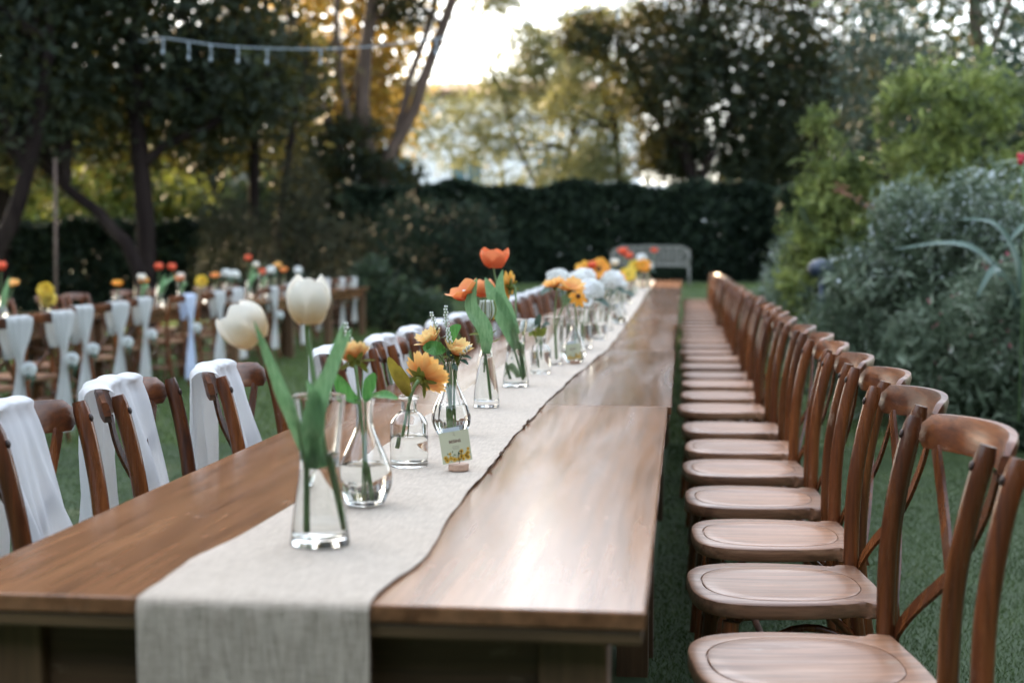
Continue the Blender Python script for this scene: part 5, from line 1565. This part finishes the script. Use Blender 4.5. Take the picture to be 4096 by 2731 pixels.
daisy((-.52, 12.5, ZV + .02), (-.49, 12.5, 1.02), (.1, -.7, .5), .075, .017, 14, P_YEL, 'yellow flower in the far jar', GF, cup=.3, rows_=2, seed=34, single=True)
vase('flared', -.52, 15.0, 'farthest flared vase with red tulips', level=.12)
tulip((-.53, 15, ZV + .02), (-.64, 15, 1.205), (-.1, -.1, 1), .075, .05, .35, P_RED, 'upper red-orange tulip at the far end of the row', GF)
tulip((-.52, 15, ZV + .02), (-.585, 15, 1.16), (.1, -.1, 1), .07, .046, .1, P_RED, 'lower red-orange tulip at the far end of the row', GF)
daisy((-.52, 15, ZV + .02), (-.51, 15, 1.07), (-.1, -.7, .5), .075, .018, 14, P_YEL, 'left yellow flower at the far end of the row', GF, cup=.3, rows_=2, seed=35, single=True)
daisy((-.51, 15, ZV + .02), (-.425, 15, 1.075), (.1, -.7, .5), .08, .018, 14, P_GOLD, 'right golden flower at the far end of the row', GF, cup=.3, rows_=2, seed=36, single=True)
hydrangea((-.5, 15.4, ZV + .02), (-.455, 15.4, 1.16), 'bluish white flower head at the far end of the row', 1.0, GF, seed=8)
vase('jar', -.47, 17.2, 'last clear jar at the far end of the row', level=.1)
tulip((-.47, 17.2, ZV + .02), (-.36, 17.2, 1.22), (0, -.1, 1), .06, .04, .2, P_RED, 'single red tulip in the last jar', GF)
hydrangea((-.47, 17.2, ZV + .02), (-.43, 17.2, 1.06), 'pale flower head in the last jar', 1.1, GF, seed=9)

# ================================================================== place cards
CARD = simple('sage_card', (0.58, 0.60, 0.42), 0.8)
CARDB = simple('pale_blue_card', (0.58, 0.66, 0.70), 0.8)
INK = simple('maroon_ink', (0.12, 0.035, 0.03), 0.8)
INKG = simple('grey_ink', (0.30, 0.27, 0.20), 0.8)
PINE = wood('pale_pine', 0, (0.42, 0.26, 0.18), (0.52, 0.34, 0.25), (0.6, 0.42, 0.32), 0.7, 1, 0)
PF = simple('printed_yellow', (0.68, 0.40, 0.04), 0.8); PC = simple('printed_brown', (0.10, 0.04, 0.02), 0.8); PL = simple('printed_green', (0.10, 0.16, 0.06), 0.8)
def text_mesh(txt, size):
    cu = bpy.data.curves.new('lettering', 'FONT'); cu.body = txt; cu.size = size; cu.align_x = 'CENTER'; cu.offset = size * .022; cu.extrude = .00004
    o = bpy.data.objects.new('lettering', cu); COL.objects.link(o)
    bpy.context.view_layer.update()
    me = bpy.data.meshes.new_from_object(o.evaluated_get(bpy.context.evaluated_depsgraph_get()))
    bpy.data.objects.remove(o)
    return me
def place_card():
    r = empty('place_card')
    m = MB(); m.lathe([(0, 0), (.0205, 0), (.021, .0006), (.021, .0125), (.0205, .013), (0, .013)], 32); m.build('wooden_base', PINE, r, 'auto')
    cardE = empty('card', (0, 0, 0))
    m = MB(); W_, Hc, z0 = .0315, .064, .0165
    m.box((-W_, -.00015, z0), (W_, .00015, z0 + Hc))
    card = m.build('card', CARD, r, False)
    bpy.data.objects.remove(cardE)
    card.location = (0, -.0016, 0); card.rotation_euler = (rad(-3), rad(-7.5), 0)
    m = MB(); m.box((-.0215, .0012, z0 + .004), (.0145, .0015, z0 + Hc + .008)); o = m.build('back_card', CARDB, r, False); o.rotation_euler = (rad(-3), rad(-7.5), 0)
    t = link('lettering', text_mesh('BESINS', .0085), INK, card); t.location = (0, -.0003, z0 + .0405); t.rotation_euler = (rad(90), 0, 0)
    for k, (wv, dz) in enumerate(((.0068, .0325), (.0075, .0295), (.0062, .0268))):
        m = MB(); m.box((-wv, -.00035, z0 + dz), (wv, -.00016, z0 + dz + .0007)); m.build('printed_line', INKG, card, False)
    m = MB(); m.tube([(-.002, -.0003, z0 + .062), (.0015, -.0003, z0 + .060), (-.001, -.0003, z0 + .057), (.0025, -.0003, z0 + .055)], .0004, 4); m.build('printed_emblem', INKG, card)
    rng = np.random.default_rng(8)
    def disc(m, x, z, rr, y, n=9, pet=0):
        vs = [(x, y, z)]; 
        for k in range(n * 2):
            a = PI * k / n; q_ = rr * (1 if k % 2 == 0 else .62)
            vs.append((x + q_ * math.cos(a), y, z + q_ * math.sin(a)))
        m.add(vs, [(0, 1 + (k + 1) % (2 * n), 1 + k) for k in range(2 * n)])
    mf, mc, ml = MB(), MB(), MB()
    for (x, z, rr) in ((-.027, .012, .0055), (-.021, .004, .006), (-.013, .010, .0055), (-.006, .003, .006), (.003, .006, .005), (.010, .011, .006), (.013, .003, .0045), (.019, .011, .0065), (.026, .016, .0055), (.0265, .024, .004), (.024, .004, .006), (-.014, .019, .0035), (.011, .021, .0055)):
        x = max(-.0295 + rr, min(.0295 - rr, x)); z = max(rr + .0004, z)
        disc(mf, x, z0 + z, rr, -.00034); disc(mc, x, z0 + z, rr * .32, -.00040)
    for k in range(34):
        x, z = rng.uniform(-.027, .027), rng.uniform(.002, .02); a = rng.uniform(.4, 2.7); L = rng.uniform(.003, .007)
        dx, dz = math.cos(a) * L, math.sin(a) * L
        if abs(x + dx) > .029: continue
        ml.add([(x, -.00025, z0 + z), (x + dx * .5 - dz * .2, -.00025, z0 + z + dz * .5 + dx * .2), (x + dx, -.00025, z0 + z + dz), (x + dx * .5 + dz * .2, -.00025, z0 + z + dz * .5 - dx * .2)], [(0, 1, 2, 3)])
    mf.build('printed_flowers', PF, card, False)['kind'] = 'stuff'; mc.build('printed_flower_centres', PC, card, False)['kind'] = 'stuff'; ml.build('printed_leaves', PL, card, False)['kind'] = 'stuff'
    m = MB(); m.tube([(.001, -.0028, .008), (.001, -.0032, .021)] + [(.002 + .0038 * math.sin(a), -.0034, .031 - .0095 * math.cos(a)) for a in np.linspace(0, 2 * PI, 16)], .00055, 6); m.build('wire_clip', WIRE, r)
    return r
pc = place_card(); pc.location = (-.457, 2.865, ZV - .001); pc.rotation_euler = (0, 0, rad(24))
tag(pc, 'sage place card printed BESINS with orange flowers, beside the apothecary bottle', 'place card', 'place cards on the runner')
pc2 = copy_tree(pc); pc2.location = (-.434, 5.69, ZV - .001); pc2.rotation_euler = (0, 0, rad(6))
tag(pc2, 'blurred second place card on a wooden disc further along the runner', 'place card', 'place cards on the runner')

# ================================================================== left table flowers
GL2 = 'flowers on the left tables'; GV2 = 'clear glass vases on the left tables'
def lz(y): return tz(-5.3, y) + TH + .001
def spot(y): return (-5.3, y, lz(y))
tulip((-5.3, 10.56, lz(10.56) + .03), (-5.3, 10.564, 1.084), (.05, -.1, 1), .075, .042, .08, P_RED, 'red tulip at the very left edge above the left table', GL2, leaves=[([(-5.3, 10.56, lz(10.56) + .1), (-5.26, 10.54, lz(10.56) + .2), (-5.230, 10.564, 1.039)], .025, (0, -1, .2))])
daisy((-5.3, 10.56, lz(10.56) + .03), (-5.3, 10.76, 0.962), (.1, -.45, .8), .055, .014, 14, P_SUN, 'small orange daisy near the left edge of the left table', GL2, cup=.45, rows_=2, seed=1, single=True, sepals=4)
daisy((-5.3, 11.34, lz(11.34) + .03), (-5.3, 11.341, 0.901), (.25, -.85, .35), .068, .012, 22, P_YEL, 'big yellow chrysanthemum, upper of the two at the left', GL2, cup=.25, rows_=3, seed=2, single=True, disc=.012, name='chrysanthemum', discmat=P_GOLD)
daisy((-5.3, 11.34, lz(11.34) + .03), (-5.3, 11.395, 0.827), (.25, -.85, .35), .068, .012, 22, P_YEL, 'big yellow chrysanthemum, lower of the two at the left', GL2, cup=.25, rows_=3, seed=3, single=True, disc=.012, name='chrysanthemum', discmat=P_GOLD)
daisy((-5.3, 12.86, lz(12.86) + .03), (-5.3, 12.863, 0.914), (.1, -.45, .8), .055, .014, 14, P_GOLD, 'golden daisy in front of the bare far chairs', GL2, cup=.45, rows_=2, seed=4, single=True, sepals=4)
tulip((-5.3, 13.46, lz(13.46) + .03), (-5.3, 13.462, 0.943), (.05, -.1, 1), .075, .042, .08, P_CREAM, 'cream tulip left of the two red tulips on the left table', GL2, leaves=[([(-5.3, 13.46, lz(13.46) + .1), (-5.26, 13.44, lz(13.46) + .2), (-5.230, 13.462, 0.898)], .025, (0, -1, .2))])
daisy((-5.3, 13.46, lz(13.46) + .03), (-5.3, 13.517, 0.929), (.1, -.45, .8), .055, .014, 14, P_SUN, 'orange daisy just below the left cream tulip', GL2, cup=.45, rows_=2, seed=6, single=True, sepals=4)
tulip((-5.3, 13.93, lz(13.93) + .03), (-5.3, 13.934, 1.0450000000000002), (.05, -.1, 1), .075, .042, .08, P_RED, 'left of the two red tulips on the left table', GL2, leaves=[([(-5.3, 13.93, lz(13.93) + .1), (-5.26, 13.91, lz(13.93) + .2), (-5.230, 13.934, 1.000)], .025, (0, -1, .2))])
tulip((-5.3, 13.93, lz(13.93) + .03), (-5.3, 14.306, 1.0370000000000001), (.05, -.1, 1), .075, .042, .08, P_RED, 'right of the two red tulips on the left table', GL2, leaves=[([(-5.3, 13.93, lz(13.93) + .1), (-5.26, 13.91, lz(13.93) + .2), (-5.230, 14.306, 0.992)], .025, (0, -1, .2))])
tulip((-5.3, 14.56, lz(14.56) + .03), (-5.3, 14.56, 0.938), (.05, -.1, 1), .075, .042, .08, P_CREAM, 'cream tulip right of the two red tulips on the left table', GL2, leaves=[([(-5.3, 14.56, lz(14.56) + .1), (-5.26, 14.54, lz(14.56) + .2), (-5.230, 14.560, 0.893)], .025, (0, -1, .2))])
daisy((-5.3, 14.56, lz(14.56) + .03), (-5.3, 14.519, 0.941), (.1, -.45, .8), .055, .014, 14, P_SUN, 'orange daisy beside the right cream tulip', GL2, cup=.45, rows_=2, seed=10, single=True, sepals=4)
daisy((-5.3, 15.22, lz(15.22) + .03), (-5.3, 15.216, 0.899), (.25, -.85, .35), .068, .012, 22, P_YEL, 'yellow chrysanthemum above the pale blue cloth', GL2, cup=.25, rows_=3, seed=11, single=True, disc=.012, name='chrysanthemum', discmat=P_GOLD)
daisy((-5.3, 15.69, lz(15.69) + .03), (-5.3, 15.689, 0.944), (.1, -.45, .8), .055, .014, 14, P_SUN, 'small orange flower beside the wide white flower head', GL2, cup=.45, rows_=2, seed=12, single=True, sepals=4)
hydrangea((-5.3, 16.08, lz(16.08) + .03), (-5.3, 16.079, 0.978), 'left half of the wide white flower head on the left table', 1.05, GL2, seed=13)
hydrangea((-5.3, 16.08, lz(16.08) + .03), (-5.3, 16.403, 0.963), 'right half of the wide white flower head on the left table', 1.05, GL2, seed=14)
tulip((-5.3, 16.92, lz(16.92) + .03), (-5.3, 16.921, 1.123), (.05, -.1, 1), .075, .042, .08, P_RED, 'tallest red tulip on the left table', GL2, leaves=[([(-5.3, 16.92, lz(16.92) + .1), (-5.26, 16.90, lz(16.92) + .2), (-5.230, 16.921, 1.078)], .025, (0, -1, .2))])
tulip((-5.3, 16.92, lz(16.92) + .03), (-5.3, 17.239, 1.0350000000000001), (.05, -.1, 1), .075, .042, .08, P_CREAM, 'white tulip beside the tallest red tulip', GL2, leaves=[([(-5.3, 16.92, lz(16.92) + .1), (-5.26, 16.90, lz(16.92) + .2), (-5.230, 17.239, 0.990)], .025, (0, -1, .2))])
tulip((-5.3, 17.49, lz(17.49) + .03), (-5.3, 17.494, 0.945), (.05, -.1, 1), .075, .042, .08, P_RED, 'small orange-red tulip under the white tulip', GL2, leaves=[([(-5.3, 17.49, lz(17.49) + .1), (-5.26, 17.47, lz(17.49) + .2), (-5.230, 17.494, 0.900)], .025, (0, -1, .2))])
hydrangea((-5.3, 17.88, lz(17.88) + .03), (-5.3, 17.876, 0.997), 'small round white flower beside the orange daisies', 1.05, GL2, seed=18)
daisy((-5.3, 17.88, lz(17.88) + .03), (-5.3, 18.196, 1.045), (.1, -.45, .8), .055, .014, 14, P_SUN, 'upper orange daisy at the right end of the left table', GL2, cup=.45, rows_=2, seed=19, single=True, sepals=4)
daisy((-5.3, 18.48, lz(18.48) + .03), (-5.3, 18.48, 0.978), (.1, -.45, .8), .055, .014, 14, P_SUN, 'lower orange daisy at the right end of the left table', GL2, cup=.45, rows_=2, seed=20, single=True, sepals=4)
hydrangea((-5.3, 19.19, lz(19.19) + .03), (-5.3, 19.192, 0.975), 'white flower at the far right end of the left table', 1.05, GL2, seed=21)
vase('teardrop', -5.3, 10.56, 'clear vase under the red tulip at the very left edge above the left table', z=lz(10.56) + .001, sc=1.15, level=.06, group=GV2)
vase('tumbler', -5.3, 11.34, 'clear vase under the big yellow chrysanthemum, upper of the two at the left', z=lz(11.34) + .001, sc=1.15, level=.06, group=GV2)
vase('apothecary', -5.3, 12.86, 'clear vase under the golden daisy in front of the bare far chairs', z=lz(12.86) + .001, sc=1.15, level=.06, group=GV2)
vase('jar', -5.3, 13.46, 'clear vase under the cream tulip left of the two red tulips on the left table', z=lz(13.46) + .001, sc=1.15, level=.06, group=GV2)
vase('conical', -5.3, 13.93, 'clear vase under the left of the two red tulips on the left table', z=lz(13.93) + .001, sc=1.15, level=.06, group=GV2)
vase('flared', -5.3, 14.56, 'clear vase under the right of the two red tulips on the left table', z=lz(14.56) + .001, sc=1.15, level=.06, group=GV2)
vase('tumbler', -5.3, 15.22, 'clear vase under the yellow chrysanthemum above the pale blue cloth', z=lz(15.22) + .001, sc=1.15, level=.06, group=GV2)
vase('apothecary', -5.3, 15.69, 'clear vase under the small orange flower', z=lz(15.69) + .001, sc=1.15, level=.06, group=GV2)
vase('teardrop', -5.3, 16.08, 'clear vase under the left half of the wide white flower head on the left table', z=lz(16.08) + .001, sc=1.15, level=.06, group=GV2)
vase('conical', -5.3, 16.92, 'clear vase under the tallest red tulip on the left table', z=lz(16.92) + .001, sc=1.15, level=.06, group=GV2)
vase('flared', -5.3, 17.49, 'clear vase under the white tulip', z=lz(17.49) + .001, sc=1.15, level=.06, group=GV2)
vase('jar', -5.3, 17.88, 'clear vase under the small orange-red tulip under the white tulip', z=lz(17.88) + .001, sc=1.15, level=.06, group=GV2)
vase('apothecary', -5.3, 18.48, 'clear vase under the upper orange daisy at the right end of the left table', z=lz(18.48) + .001, sc=1.15, level=.06, group=GV2)
vase('teardrop', -5.3, 19.19, 'clear vase under the white flower at the far right end of the left table', z=lz(19.19) + .001, sc=1.15, level=.06, group=GV2)

# dry leaves scattered on the turf
rng = np.random.default_rng(55)
DRY = leafmat('dry_leaf', [(0.3, (.20, .11, .05)), (0.7, (.34, .22, .10))], .1, island=False)
dl = MB(); dl.grid(ribbon([(0, -.02, 0), (0, -.008, .004), (0, .008, .005), (0, .022, .001)], [.001, .009, .008, .0008], (0, 0, 1), .3))
DLM = dl.mesh('fallen_leaf'); DLM.materials.append(DRY)
for (x, y) in ((.62, 2.75), (.88, 3.3), (.75, 4.1), (1.05, 3.9), (1.25, 5.2), (.82, 5.8), (-.02, 2.9), (.0, 3.5), (1.4, 6.4), (-1.75, 4.0), (-2.1, 5.1), (-1.9, 6.2), (-2.6, 5.6)):
    o = link('fallen_leaf', DLM); o.location = (x, y, tz(x, y) + .020); o.rotation_euler = (rng.normal(0, .25), rng.normal(0, .25), rng.uniform(0, 6)); o.scale = (float(rng.uniform(.7, 1.3)),) * 3
    tag(o, 'small dry brown leaf lying on the green turf', 'leaf', 'dry leaves on the turf')
